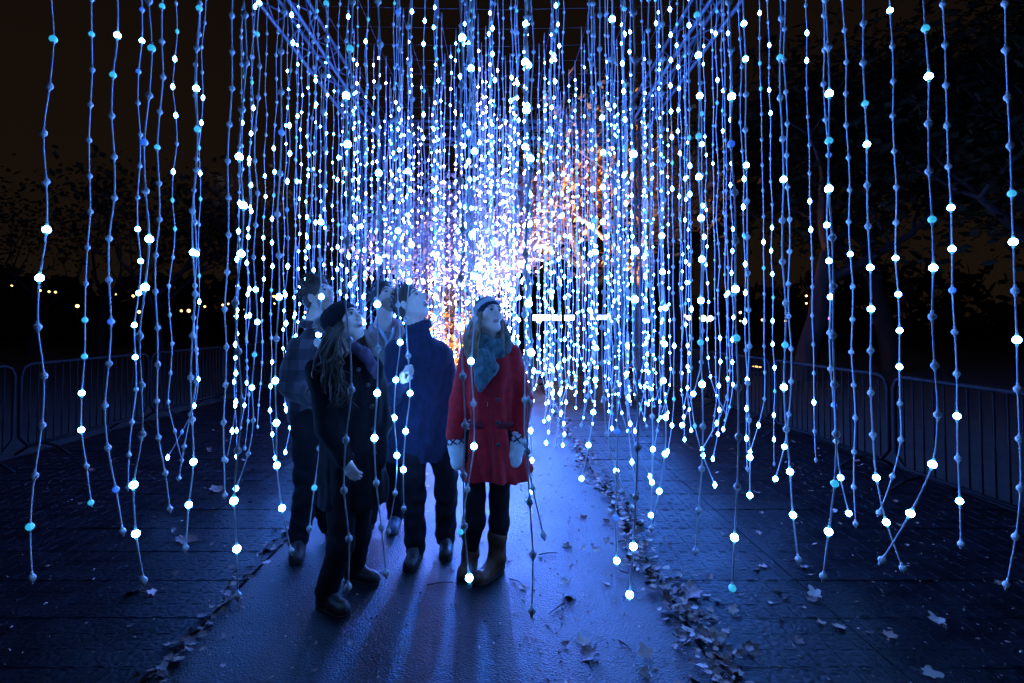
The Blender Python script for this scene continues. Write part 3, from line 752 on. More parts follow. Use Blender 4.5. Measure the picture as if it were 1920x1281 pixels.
def body(root, H, neck, sh, el, wr, hips, kn, an, male=True, hands=(True, True), hand_kw=({}, {}), headkw={}, paint={}, h=.005, handdir=(None, None)):
    pts = [H.c, neck, *sh, *el, *wr, *hips, *kn, *an]; lo = np.min([list(p_) for p_ in pts], 0) - .24; hi = np.max([list(p_) for p_ in pts], 0) + .26
    lo[2] = max(lo[2], .02)
    F = Field(lo, hi, h)
    H.sculpt(F, **headkw)
    nb = H.p(0, -.028, -.055); nr = .060 if male else .050
    F.cap(nb, Vector(neck), nr * .94, nr, .03); F.cap(H.p(0, .01, -.09), Vector(neck) + Vector((0, -.02, .03)), .032, .038, .03)
    pel = (Vector(hips[0]) + Vector(hips[1])) / 2; chest = Vector(neck) * .75 + pel * .25; waist = Vector(neck) * .4 + pel * .6
    F.cap(Vector(neck), chest, .05, .10, .05); F.cap(chest, waist, .10, .09, .05); F.cap(waist, pel, .09, .10, .05)
    for q in (0, 1):
        F.cap(chest, sh[q], .08, .042, .04); F.chain([Vector(sh[q]), Vector(el[q]), Vector(wr[q])], [.040, .033, .025], .02)
        F.chain([Vector(hips[q]), Vector(kn[q]), Vector(an[q])], [.066, .044, .032], .03)
        if hands[q]:
            d = handdir[q] if handdir[q] is not None else Vector(wr[q]) - Vector(el[q])
            hand(F, wr[q], d, **hand_kw[q])
    return from_field(F, 'body', SKINM(), root, lambda P: H.paint(P, **paint))

def garment(name, mt, root, lo, hi, fn, h=.008, ripple=None, mi_fn=None):
    F = Field(lo, hi, h); fn(F)
    if ripple: F.ripple(*ripple)
    return from_field(F, name, mt, root, mi_fn)

def shoe(root, heel, toe, ankle, mt, name='boot', shaft=.0, r=.045, w=.040, sole=True):
    heel, toe, ankle = Vector(heel), Vector(toe), Vector(ankle); lo = np.min([list(heel), list(toe), list(ankle)], 0) - .09; hi = np.max([list(heel), list(toe), list(ankle)], 0) + .09
    hi[2] = ankle.z + max(shaft, .03) + .05; lo[2] = -.01
    F = Field(lo, hi, .006); d = (toe - heel).normalized()
    F.cap(heel + d * .03 + Vector((0, 0, .045)), toe - d * .05 + Vector((0, 0, .040)), .038, .040, .02)
    F.cap(toe - d * .06 + Vector((0, 0, .042)), toe - d * .035 + Vector((0, 0, .037)), .038, .034, .02)
    F.cap(heel + d * .045 + Vector((0, 0, .05)), ankle, .044, r, .03)
    F.cap(toe - d * .11 + Vector((0, 0, .05)), ankle + d * .01, .034, r * .9, .03)
    if shaft: F.cap(ankle, ankle + (ankle - heel) * 0 + Vector((0, 0, shaft)), r, r * 1.06, .02); F.cap(ankle + Vector((0, 0, shaft - .01)), ankle + Vector((0, 0, shaft + .004)), r * 1.18, r * 1.18, .006)
    sl, X, Y, Z = F.sub(lo, hi, 0); F.D[sl] = np.maximum(F.D[sl], .016 - Z).astype(np.float32)
    F.ripple(.0014, 60, 75, heel.x * 7)
    o = from_field(F, name, M[mt], root)
    if sole:
        G = Field(lo, hi, .006); G.cap(heel + d * .035 + Vector((0, 0, .02)), toe - d * .042 + Vector((0, 0, .02)), .043, .043, .01)
        G.cap(heel + d * .15 + Vector((0, 0, .02)), toe - d * .06 + Vector((0, 0, .02)), .046, .046, .01)
        sl, X, Y, Z = G.sub(lo, hi, 0); G.D[sl] = np.maximum(np.maximum(G.D[sl], Z - .026), .0135 - Z).astype(np.float32)
        from_field(G, 'sole', M['sole'], o)
    return o

def locks(name, mt, root, strands, n=5, flat=.5):
    b = MB()
    for pts, r in strands:
        c = catmull(pts, 3); k = len(c); b.tube(c, [r * (0.75 + .35 * math.sin(math.pi * min(1, i / k * 1.2))) * (1 - .75 * max(0, (i / (k - 1) - .6) / .4)) for i in range(k)], n, flat=flat)
    return b.build(name, M[mt], root)

def short_hair(H, root, mt, thick=.012, top=.02, curl=.0, front=.075, n=260, seed=1, ln=.03):
    F = Field(np.array(H.c) - .2, np.array(H.c) + .2, .005)
    H.ell(F, (0, -.020, .040), (.074 + thick, .095 + thick, .084 + thick), .02)
    H.ell(F, (0, -.062, -.022), (.062 + thick * .6, .042 + thick, .062), .03)
    H.ell(F, (0, .020, .100), (.058, .062, .022 + top), .02)
    # face opening
    H.ell(F, (0, .092, -.010), (.066, .068, .078), .012, 's'); H.ell(F, (0, .035, -.085), (.10, .085, .075), .012, 's')
    for q in (-1, 1): H.ell(F, (q * .080, -.004, -.018), (.022, .024, .036), .008, 's')
    F.ripple(.0022 + curl * .1, 150, 140, seed)
    o = from_field(F, 'hair', M[mt], root)
    r = random.Random(seed); st = []
    for _ in range(n):
        th, ph = r.uniform(-2.9, 2.9), r.uniform(-.25, 1.5)
        v = Vector((math.sin(th) * math.cos(ph), -math.cos(th) * math.cos(ph), math.sin(ph)))
        if v.y > .35 and v.z < .55: continue
        if v.z < -.1 and abs(v.x) > .7 : continue
        p0 = Vector((v.x * (.074 + thick * .8), -.020 + v.y * (.095 + thick * .8), .040 + v.z * (.084 + thick * .8 + top * .3 * max(0, v.z))))
        fl = Vector((v.x * .4 + r.gauss(0, .4), v.y * .4 + .35 + r.gauss(0, .35), v.z * .6 + .1 + r.gauss(0, .25))) if v.z > .4 else Vector((v.x * .5 + r.gauss(0, .2), -.5 + r.gauss(0, .25), -.5))
        p1 = p0 + fl * ln * .6 + v * ln * .15; p2 = p1 + fl * ln * .6 + v * (-ln * .1) + Vector((r.gauss(0, 1), r.gauss(0, 1), r.gauss(0, 1))) * curl
        st.append(([H.p(*p0), H.p(*p1), H.p(*p2)], .0045))
    locks('lock', mt, o, st, 4, .6)['kind'] = 'stuff'
    return o

V3 = Vector
def person(X, Y, label):
    return empty('person', (X, Y, 0), label, 'person', 'people gazing up inside the light tunnel')

# ---- the woman in the red coat (depth 3.3)
def red_woman():
    root = person(-.07, 3.3, 'woman in a red knee length coat, white mittens, striped headband and scarf, gazing up')
    P = lambda px, py, dd=0.0: at(px, py, 3.3 + dd)
    H = Head(P(917, 592), R(34), R(17), R(-5), .93)
    neck = P(913, 648, .03); sh = [P(880, 666, .02), P(958, 664, .03)]; el = [P(860, 752, .04), P(981, 748, .05)]; wr = [P(852, 815, -.03), P(974, 812, -.03)]
    hips = [P(892, 800), P(942, 800)]; kn = [P(891, 945, -.02), P(936, 948, .0)]; an = [V3((-.19, 3.36, .10)), V3((-.025, 3.30, .10))]
    body(root, H, neck, sh, el, wr, hips, kn, an, male=False, hands=(False, False), headkw=dict(female=True, smile=.8, ears=False))
    H.eyes(root, (.0, 1, .45))
    def coat(F):
        c = lambda px, py, dd=0.02: P(px, py, dd)
        rows = []
        for py, xl, xr, dp in ((895, 861, 993, .17), (860, 864, 984, .165), (800, 868, 972, .145), (765, 873, 966, .13), (735, 873, 966, .130), (700, 872, 968, .135), (668, 876, 966, .125), (654, 885, 957, .105), (642, 897, 940, .08)):
            a, b = P(xl, py, .02), P(xr, py, .02); rows.append((a.z, (a.x + b.x) / 2, 3.33, (b.x - a.x) / 2 * .98, dp))
        F.stack(rows, R(8), .03, folds=.016, nf=6, seed=1.2, hemwave=.009)
        for q in (0, 1):
            F.chain([sh[q], el[q], wr[q] + V3((0, 0, .02))], [.064, .058, .050], .025)
            d = (wr[q] - el[q]).normalized(); F.cap(wr[q] - d * .01, wr[q] + d * .004, .053, .054, .008)
        F.cap(P(980, 862, .03), P(992, 878, .04), .045, .030, .05)     # the flaring hem on the right
    o = garment('coat', [M['red_wool']], root, (-.45, 3.05, .52), (.34, 3.62, 1.46), coat, .007, (.0042, 27, 19, 1.0))
    b = MB()      # overlapping front edge and hem stitch
    edge = [P(921, y, -.135) for y in (705, 740, 780, 820, 860, 888)]
    b.tube([V3((p_.x, 3.20 - .012 * i * 1.2, p_.z)) for i, p_ in enumerate(edge)], .005, 5, flat=.5); b.build('front_edge', M['red_dark'], o)
    for y, yy in ((745, 3.192), (785, 3.178), (825, 3.163)):
        k = MB(); q = P(934, y); k.lathe([(0, .006), (.011, .005), (.013, 0), (0, -.004)], 10, c=(q.x, yy, q.z), axis=V3((0, -1, 0))); k.build('button', M['button'], o)
    for sx in (-1, 1):         # pocket flaps
        k = MB(); cx = -.066 + sx * .088; k.box((cx, 3.205, .93), .105, .012, .040, rot=Matrix.Rotation(sx * .42, 3, 'Z')); k.build('pocket_flap', M['red_dark'], o)
    # mittens with patterned cuffs
    for q, tip in ((0, P(860, 880, -.05)), (1, P(962, 876, -.06))):
        d = (tip - wr[q]).normalized(); w = wr[q]; sgn = -1 if q else 1
        F = Field(np.minimum(w, tip) - .09, np.maximum(w, tip) + .09, .005)
        F.chain([w - d * .015, w + d * .045], [.044, .045], .005)
        F.chain([w + d * .03, w + d * .09, tip - d * .035], [.038, .046, .036], .015); F.ell(tip - d * .05, (.040, .032, .05), .02)
        th = V3((sgn * .032, -.03, 0)); F.cap(w + d * .07 + th * .6, w + d * .125 + th, .018, .015, .012)
        F.ripple(.0012, 160, 150, 2.0)
        m = from_field(F, 'mitten', M['mitten'], root)
        a = d.orthogonal().normalized(); bb_ = d.cross(a)
        cf = MB(); cf.tube([w - d * .006, w + d * .070], .0500, 20, cap=True); cf.build('cuff', M['mitten'], m)
        for t0 in (.004, .064):
            rg = MB(); rg.tube([w + d * t0, w + d * (t0 + .008)], .0525, 20); rg.build('cuff_rim', M['mitten'], m)
        z = MB(); nz = 6
        for i in range(nz):        # knitted row of crosses round the cuff
            for s0, s1 in ((0, 1), (1, 0)):
                seg = []
                for t in np.linspace(0, 1, 4):
                    an_ = 2 * math.pi * (i + t * .82) / nz; hh = .019 + .036 * (s0 + (s1 - s0) * t)
                    seg.append(w + d * hh + (a * math.cos(an_) + bb_ * math.sin(an_)) * .0505)
                z.tube(seg, .0046, 4)
        z.build('cuff_pattern', M['mitten_mark'], m)
    # scarf
    def scarf(F):
        n0 = H.p(0, -.02, -.12) + V3((0, .0, -.028))
        for k_, (r0, dz, rr) in enumerate(((.082, .0, .040), (.090, -.040, .044))):
            pr = None
            for i in range(15):
                t = 2 * math.pi * i / 14; q = V3((n0.x + .005 + r0 * math.cos(t), n0.y + r0 * .9 * math.sin(t) + .01, n0.z - .005 + dz + .018 * math.sin(2 * t + k_) - (.022 if math.sin(t) < 0 else 0)))
                if pr is not None: F.cap(pr, q, rr * (.9 + .15 * math.sin(3 * t)), rr, .012)
                pr = q
        F.chain([P(905, 668, -.14), P(905, 690, -.155), P(903, 712, -.16), P(900, 728, -.15)], [.045, .050, .040, .022], .02)
        F.chain([P(918, 672, -.13), P(922, 690, -.16), P(916, 704, -.17)], [.035, .038, .028], .015)
    garment('scarf', M['scarf'], root, (-.32, 3.05, 1.08), (.16, 3.55, 1.60), scarf, .006, (.004, 70, 64, 3.0))
    # headband hat
    F = Field(np.array(H.c) - .2, np.array(H.c) + .2, .005)
    H.ell(F, (0, -.022, .050), (.086, .106, .086), .02); H.ell(F, (0, .095, -.03), (.11, .075, .083), .008, 's'); H.ell(F, (0, .0, -.09), (.2, .2, .098), .006, 's')
    F.ripple(.0012, 190, 60, 1.0)
    from_field(F, 'knit_hat', [M['hat_navy'], M['hat_pale']], root, lambda A: ((H.local(A)[:, 2] + .55 * (-H.local(A)[:, 1])) * 1.0 > .035).astype(int) * (((H.local(A)[:, 2] + .55 * (-H.local(A)[:, 1])) < .085)).astype(int))
    # long wavy hair
    r = random.Random(5); st = []
    for i in range(120):
        q = r.choice((-1, 1)); y0 = r.uniform(-.07, .030); x0 = q * (.070 + r.uniform(-.004, .012)); z0 = r.uniform(-.03, .02)
        a = H.p(x0, y0, z0); side = H.r * q
        drop = r.uniform(.17, .33); out = r.uniform(.015, .075)
        fr = V3((0, -1, 0)) * r.uniform(.03, .15) if r.random() < .7 else V3((0, 1, 0)) * .05
        w = r.uniform(-.02, .02)
        st.append(([a, a + side * out * .6 + V3((0, 0, -drop * .3)) + fr * .25, a + side * (out + w) + V3((0, 0, -drop * .62)) + fr * .7, a + side * (out * 1.0 - w) + V3((0, 0, -drop * .85)) + fr * .95, a + side * (out * .75 + w) + V3((0, 0, -drop)) + fr], r.uniform(.008, .014)))
    for i in range(50):
        x0 = r.uniform(-.075, .075); a = H.p(x0, -.09 - r.uniform(0, .01), r.uniform(-.05, .02)); d_ = r.uniform(.15, .28)
        st.append(([a, a + V3((0, .03, -d_ * .4)), a + V3((r.gauss(0, .02), .03, -d_ * .8)), a + V3((r.gauss(0, .03), .03, -d_))], .013))
    locks('hair', 'hair_blond', root, st, 5, .6)
    # leggings and boots
    for q in (0, 1):
        hp, k_, a = hips[q], kn[q], an[q]
        garment('legging', M['legging'], root, np.minimum(np.minimum(hp, k_), a) - .12, np.maximum(np.maximum(hp, k_), a) + .12,
                lambda F: F.chain([hp + V3((0, 0, -.05)), k_ + V3((0, 0, .05)), k_ - V3((0, 0, .10)), a + V3((0, 0, .02))], [.080, .060, .060, .042], .03), .007, (.0016, 50, 60, q))
    shoe(root, (-.185, 3.43, 0), (-.235, 3.20, 0), an[0] + V3((0, 0, .01)), 'boot_brown', shaft=.12, r=.050)
    shoe(root, (.0, 3.36, 0), (-.150, 3.145, 0), an[1] + V3((0, 0, .01)), 'boot_brown', shaft=.13, r=.052)
    return root
red_woman()

# ---- the man in the navy sweater holding a string (depth 3.55)
def navy_man():
    root = person(-.55, 3.6, 'man in a navy knitted sweater, head tilted back, one hand closed round a string')
    D = 3.6; P = lambda px, py, dd=0.0: at(px, py, D + dd)
    H = Head(P(771, 569, -.02), R(66), R(36), 0, 1.0)
    neck = P(781, 618, .02); sh = [P(744, 660, -.02), P(826, 664, .03)]
    hp_ = V3((-.560, 3.215, 1.235))
    el = [P(733, 742, -.14), P(846, 745, .08)]; wr = [V3((-.600, 3.290, 1.175)), P(846, 825, -.02)]
    hips = [P(770, 800, 0), P(812, 800, .05)]; kn = [P(776, 905, -.06), P(836, 900, .03)]; an = [V3((-.555, 3.50, .10)), V3((-.375, 3.66, .10))]
    body(root, H, neck, sh, el, wr, hips, kn, an, headkw=dict(open_mouth=.8, smile=.6), paint=dict(open_mouth=.8, stubble=1 and 0), hands=(True, False),
         hand_kw=(dict(palm_n=(.80, .10, -.35), side=1, size=1.08, curl=1.05), dict(palm_n=(-1, 0, 0), side=1, curl=.4)), handdir=(V3((.20, -.45, .80)), None))
    H.eyes(root, (.1, 1, .25))
    t = MB(); t.box(H.p(0, .0875, -.0655), .022, .004, .005, rot=Matrix(((H.r.x, H.f.x, H.u.x), (H.r.y, H.f.y, H.u.y), (H.r.z, H.f.z, H.u.z)))); t.build('teeth', M['teeth'], root)
    short_hair(H, root, 'hair_brown', .008, .012, .002, n=240, seed=3, ln=.024)
    def sweater(F):
        rows = []
        for py, xl, xr, dp in ((862, 729, 849, .125), (830, 726, 850, .135), (790, 727, 848, .130), (740, 731, 847, .135), (700, 731, 846, .135), (672, 735, 842, .128), (655, 741, 834, .115), (640, 750, 820, .095), (628, 760, 806, .075), (618, 766, 800, .065)):
            a, b = P(xl, py), P(xr, py); rows.append((a.z, (a.x + b.x) / 2, D + .02, (b.x - a.x) / 2, dp))
        F.stack(rows, R(18), .03, folds=.005, nf=5, seed=.4)
        F.chain([sh[0], el[0], wr[0] - (wr[0] - el[0]).normalized() * .0], [.078, .066, .044], .03)
        F.chain([sh[1], el[1], wr[1]], [.070, .064, .048], .06)
        F.cap(neck - V3((0, 0, .05)), neck + V3((.012, -.004, .024)), .085, .073, .02)
        n_ = Field
    o = garment('sweater', M['navy_knit'], root, (-.95, 3.1, .50), (-.15, 3.95, 1.62), sweater, .007, (.0055, 24, 30, 2.0))
    F = Field(np.array(neck) - .2, np.array(neck) + .2, .005); pr = None
    for i in range(17):       # standing collar
        a = 2 * math.pi * i / 16; q = V3((neck.x + .014 + .070 * math.cos(a), neck.y - .002 + .066 * math.sin(a), neck.z + .018 + .012 * math.cos(a)))
        if pr is not None: F.cap(pr, q, .020, .020, .006); F.cap(pr + V3((0, 0, .022)), q + V3((0, 0, .022)), .015, .015, .01)
        pr = q
    F.ripple(.0012, 150, 60, .4)
    from_field(F, 'collar', M['navy_knit'], o)
    for q in (0, 1):     # cable ribs of the knit
        pass
    def trousers(F):
        for q in (0, 1):
            F.chain([hips[q] + V3((0, 0, .03)), kn[q] + V3((0, 0, .04)), kn[q] - V3((0, .0, .10)), an[q] - V3((0, 0, .02))], [.100, .078, .074, .066], .02)
    garment('trousers', M['denim'], root, (-.80, 3.3, .06), (-.2, 3.9, .98), trousers, .007, (.0060, 28, 44, 1.0))
    shoe(root, (-.545, 3.56, 0), (-.575, 3.31, 0), an[0], 'boot_dark', 'shoe', r=.045)
    shoe(root, (-.37, 3.72, 0), (-.36, 3.46, 0), an[1], 'boot_dark', 'shoe', r=.045)
    return root
navy_man()

# ---- the woman in the black coat (depth 2.95)
def black_woman():
    root = person(-.86, 3.0, 'woman in a long black coat and dark bobble hat, long brown hair over her shoulder')
    D = 2.97; P = lambda px, py, dd=0.0: at(px, py, D + dd)
    psi = R(56); H = Head(P(649, 603, .0), R(60), R(24), R(0), .95)
    neck = P(645, 662, .02); r_ = V3((math.cos(psi), math.sin(psi), 0))
    sh = [P(628, 694) - r_ * .10 + V3((.0, 0, 0)), P(668, 694) + r_ * .11]; el = [P(615, 800, -.13), P(712, 795, .12)]; wr = [P(645, 858, -.19), P(708, 862, -.02)]
    hips = [P(645, 850, -.06), P(672, 850, .06)]; kn = [P(640, 985, -.08), P(672, 970, .10)]; an = [V3((-.940, 2.925, .10)), V3((-.875, 3.237, .10))]
    body(root, H, neck, sh, el, wr, hips, kn, an, male=False, headkw=dict(female=True, open_mouth=.2, ears=False), paint=dict(open_mouth=.2), hands=(True, False),
         hand_kw=(dict(palm_n=(.3, .9, 0), side=1, curl=.35, size=.9), dict(palm_n=(-1, 0, 0), side=1, curl=.4, size=.9)))
    H.eyes(root, (.05, 1, .4))
    def coat(F):
        rows = []
        for py, xl, xr in ((945, 598, 722), (900, 600, 722), (850, 603, 718), (790, 607, 714), (750, 608, 712), (710, 608, 708), (692, 612, 698), (678, 622, 684), (664, 632, 668)):
            a, b = P(xl, py), P(xr, py); rows.append((a.z, (a.x + b.x) / 2, D + .01, (b.x - a.x) / 2 * 1.02, (b.x - a.x) / 2 * .78))
        F.stack(rows, R(25), .03, folds=.007, nf=6, seed=2.2, hemwave=.005)
        for q in (0, 1): F.chain([sh[q], el[q], wr[q]], [.074, .064, .050], .03)
    o = garment('coat', M['black_wool'], root, (-1.15, 2.6, .42), (-.5, 3.4, 1.46), coat, .007, (.0055, 25, 20, 4.0))
    for px, py in ((672, 693), (690, 722), (697, 762), (700, 805), (702, 850)):
        k = MB(); q = P(px, py, -.135 + .07 * ((px - 672) / 30)); k.lathe([(0, .008), (.010, .006), (.012, 0), (0, -.006)], 10, c=q, axis=V3((.45, -.85, 0))); k.build('button', M['button'], o)
    # collar lapel and plum scarf at the throat
    garment('scarf', M['purple_lining'], root, (-1.05, 2.7, 1.15), (-.55, 3.3, 1.52), lambda F: (F.chain([P(664, 652, -.05), P(684, 664, -.06), P(697, 686, -.07), P(703, 706, -.06)], [.030, .034, .030, .012], .015),
            F.chain([P(640, 668, .08), P(668, 662, .06), P(690, 672, -.02)], [.04, .045, .03], .02)), .006, (.003, 60, 50, 1))
    # hat with fur bobble
    F = Field(np.array(H.c) - .22, np.array(H.c) + .22, .005)
    H.ell(F, (0, -.030, .035), (.092, .110, .100), .02); H.ell(F, (0, -.10, .045), (.072, .060, .075), .04)
    H.ell(F, (0, .098, -.045), (.11, .085, .088), .008, 's'); H.ell(F, (0, .085, -.10), (.2, .10, .105), .006, 's'); H.ell(F, (0, -.06, -.155), (.2, .2, .10), .006, 's')
    F.ripple(.0015, 150, 150, 1.0)
    hat = from_field(F, 'bobble_hat', M['black_knit'], root)
    c = H.p(0, -.180, .065); r = random.Random(9); b = MB()
    for _ in range(420):
        v = V3((r.gauss(0, 1), r.gauss(0, 1), r.gauss(0, 1))).normalized(); b.tube([c + v * .012, c + v * .040 + V3((r.gauss(0, .003), r.gauss(0, .003), 0)), c + v * .056 + V3((r.gauss(0, .006), r.gauss(0, .006), -.004))], [.006, .005, .0012], 4)
    b.build('bobble', M['fur'], hat)
    r = random.Random(15); st = []
    for i in range(150):
        q = -1 if r.random() < .25 else 1     # most of it falls over the shoulder turned to the camera
        y0 = r.uniform(-.08, .035); x0 = q * (.068 + r.uniform(-.004, .012)); a = H.p(x0, y0, r.uniform(-.05, .0)); side = H.r * q
        drop = r.uniform(.22, .44); tw = V3((r.gauss(-.01, .03), r.uniform(-.10, -.02) if q > 0 else .04, 0)); w = r.gauss(0, .014)
        st.append(([a, a + side * .022 + V3((0, 0, -drop * .3)) + tw * .3, a + side * .03 + V3((w, 0, -drop * .6)) + tw * .75, a + side * .028 + V3((-w, 0, -drop * .85)) + tw, a + side * .024 + V3((w * 1.5, 0, -drop)) + tw], r.uniform(.006, .011)))
    for i in range(26):
        a = H.p(.072, r.uniform(-.02, .03), -.03); st.append(([a, a + V3((-.01, -.06, -.12)), a + V3((r.gauss(.02, .02), -.11, -.25)), a + V3((r.gauss(.05, .03), -.12, -.34)), a + V3((r.gauss(.07, .04), -.12, -.42))], .0035))
    locks('hair', 'hair_brown', root, st, 5, .6)
    for q in (0, 1):
        hp, k_, a = hips[q], kn[q], an[q]
        garment('trouser_leg', M['legging'], root, np.minimum(np.minimum(hp, k_), a) - .12, np.maximum(np.maximum(hp, k_), a) + .12,
                lambda F: F.chain([hp, k_ + V3((0, 0, .05)), k_ - V3((0, 0, .10)), a], [.088, .070, .068, .062], .03), .007, (.002, 50, 60, q))
    shoe(root, (-.988, 2.955, 0), (-.795, 2.822, 0), an[0], 'boot_dark', r=.044)
    shoe(root, (-.93, 3.26, 0), (-.715, 3.17, 0), an[1], 'boot_dark', r=.044)
    return root
black_woman()

# ---- the man in plaid (depth 3.68)
def plaid_man():
    root = person(-1.32, 3.7, 'curly haired man in a dark plaid jacket, leftmost of the group, face turned up')
    D = 3.68; P = lambda px, py, dd=0.0: at(px, py, D + dd)
    H = Head(P(599, 556), R(66), R(22), 0, 1.0)
    neck = P(590, 610, .02); sh = [P(560, 655, -.10), P(610, 655, .12)]; el = [P(545, 722, -.14), P(622, 730, .10)]; wr = [P(588, 752, -.30), P(640, 760, .0)]
    hips = [P(578, 800, -.05), P(602, 800, .06)]; kn = [P(575, 900, -.05), P(603, 900, .10)]; an = [V3((-1.36, 3.62, .10)), V3((-1.22, 3.85, .10))]
    body(root, H, neck, sh, el, wr, hips, kn, an, headkw=dict(smile=.6), paint=dict(stubble=1),
         hand_kw=(dict(palm_n=(0, .3, 1), side=1, curl=.4), dict(palm_n=(-1, 0, 0), side=1, curl=.4)))
    H.eyes(root, (.05, 1, .25))
    short_hair(H, root, 'hair_brown', .014, .026, .010, n=420, seed=8, ln=.034)
    def jacket(F):
        rows = []
        for py, xl, xr in ((790, 548, 618), (760, 544, 620), (720, 540, 622), (690, 538, 622), (664, 544, 618), (646, 554, 612), (632, 564, 608), (618, 573, 606), (602, 578, 604)):
            a, b = P(xl, py), P(xr, py); w = (b.x - a.x) / 2; rows.append((a.z, (a.x + b.x) / 2, D + .01, w * 1.18, w * 1.05))
        F.stack(rows, R(45), .03, folds=.006, nf=5, seed=.9)
        for q in (0, 1): F.chain([sh[q], el[q], wr[q]], [.078, .070, .055], .05)
    o = garment('jacket', M['plaid'], root, (-1.72, 3.2, .78), (-.95, 4.1, 1.62), jacket, .007, (.0065, 26, 30, .3))
    garment('collar', M['plaid'], o, np.array(neck) - .2, np.array(neck) + .2, lambda F: [F.cap(neck + V3((.078 * math.cos(a), .072 * math.sin(a), .016 + .012 * math.sin(a))), neck + V3((.078 * math.cos(a + .5), .072 * math.sin(a + .5), .016 + .012 * math.sin(a + .5))), .026, .026, .01) for a in np.arange(0, 6.2, .42)], .006)
    sc = MB(); sc.tube([P(613, 610, -.06), P(620, 618, -.09), P(624, 632, -.10)], [.010, .014, .006], 6, flat=.4); sc.build('shirt_collar', M['shirt'], root)
    def trousers(F):
        for q in (0, 1): F.chain([hips[q] + V3((0, 0, .05)), kn[q] + V3((0, 0, .04)), kn[q] - V3((0, 0, .10)), an[q] - V3((0, 0, .01))], [.115, .086, .080, .068], .02)
    garment('trousers', M['denim'], root, (-1.6, 3.4, .06), (-1.0, 4.1, 1.05), trousers, .007, (.006, 28, 44, 3.0))
    shoe(root, (-1.37, 3.68, 0), (-1.30, 3.42, 0), an[0], 'boot_dark', r=.050, shaft=.05)
    shoe(root, (-1.23, 3.90, 0), (-1.12, 3.68, 0), an[1], 'boot_dark', r=.050, shaft=.05)
    return root
plaid_man()

# ---- the man at the back in a pale jacket (depth 3.98)
def back_man():
    root = person(-.88, 3.98, 'bearded man in a pale jacket behind the black coat and the navy sweater')
    D = 3.98; P = lambda px, py, dd=0.0: at(px, py, D + dd)
    H = Head(P(722, 560), R(44), R(30), R(4), .98)
    neck = P(718, 612, .02); sh = [P(684, 636, -.02), P(760, 638, .08)]; el = [P(674, 728, .02), P(768, 730, .1)]; wr = [P(690, 790, -.10), P(762, 795, .0)]
    hips = [P(700, 780, 0), P(738, 780, .04)]; kn = [P(697, 885, -.03), P(742, 885, .05)]; an = [V3((-.985, 4.0, .10)), V3((-.80, 4.08, .10))]
    body(root, H, neck, sh, el, wr, hips, kn, an, headkw=dict(smile=.9), paint=dict(stubble=1),
         hand_kw=(dict(palm_n=(1, 0, 0), side=1, curl=.4), dict(palm_n=(-1, 0, 0), side=1, curl=.4)))
    H.eyes(root, (.05, 1, .35))
    short_hair(H, root, 'hair_dark', .008, .012, .002, n=260, seed=12, ln=.026)
    def jacket(F):
        rows = []
        for py, xl, xr, dp in ((800, 674, 768, .13), (760, 672, 770, .135), (710, 674, 768, .135), (670, 676, 766, .135), (648, 682, 760, .12), (634, 694, 750, .10), (622, 704, 738, .075)):
            a, b = P(xl, py), P(xr, py); rows.append((a.z, (a.x + b.x) / 2, D + .02, (b.x - a.x) / 2, dp))
        F.stack(rows, R(14), .03, folds=.005, nf=5, seed=3.4)
        for q in (0, 1): F.chain([sh[q], el[q], wr[q]], [.074, .062, .048], .03)
    o = garment('jacket', M['beige_jacket'], root, (-1.22, 3.6, .70), (-.55, 4.35, 1.60), jacket, .007, (.0045, 30, 40, .8))
    garment('collar', M['lapel'], o, np.array(neck) - .22, np.array(neck) + .22, lambda F: (F.chain([P(698, 616, .02), P(702, 628, -.08), P(712, 642, -.12)], [.030, .034, .016], .01), F.chain([P(742, 606, .04), P(748, 620, -.04), P(740, 640, -.12)], [.034, .038, .018], .01),
            F.cap(P(700, 612, .07), P(742, 606, .08), .03, .03, .02)), .006, (.002, 40, 40, 1))
    garment('shirt', M['shirt'], o, np.array(neck) - .24, np.array(neck) + .2, lambda F: (F.chain([P(706, 606, -.02), P(716, 624, -.095), P(727, 644, -.125)], [.012, .014, .010], .005), F.chain([P(744, 608, -.01), P(736, 626, -.09), P(729, 646, -.125)], [.012, .014, .010], .005),
            F.cap(P(727, 646, -.115), P(728, 672, -.122), .022, .016, .01)), .005)
    seam = MB(); seam.tube([P(680, 640, -.14), P(700, 650, -.155), P(730, 656, -.155)], .005, 5); seam.build('seam', M['lapel'], o)
    def trousers(F):
        for q in (0, 1): F.chain([hips[q] + V3((0, 0, .03)), kn[q], an[q] - V3((0, 0, .01))], [.105, .080, .064], .02)
    garment('trousers', M['denim'], root, (-1.2, 3.7, .06), (-.6, 4.35, .98), trousers, .008, (.004, 30, 34, 5.0))
    shoe(root, (-.98, 4.05, 0), (-1.03, 3.80, 0), an[0], 'sneaker', 'sneaker', r=.045)
    shoe(root, (-.80, 4.13, 0), (-.79, 3.88, 0), an[1], 'sneaker', 'sneaker', r=.045)
    return root
back_man()

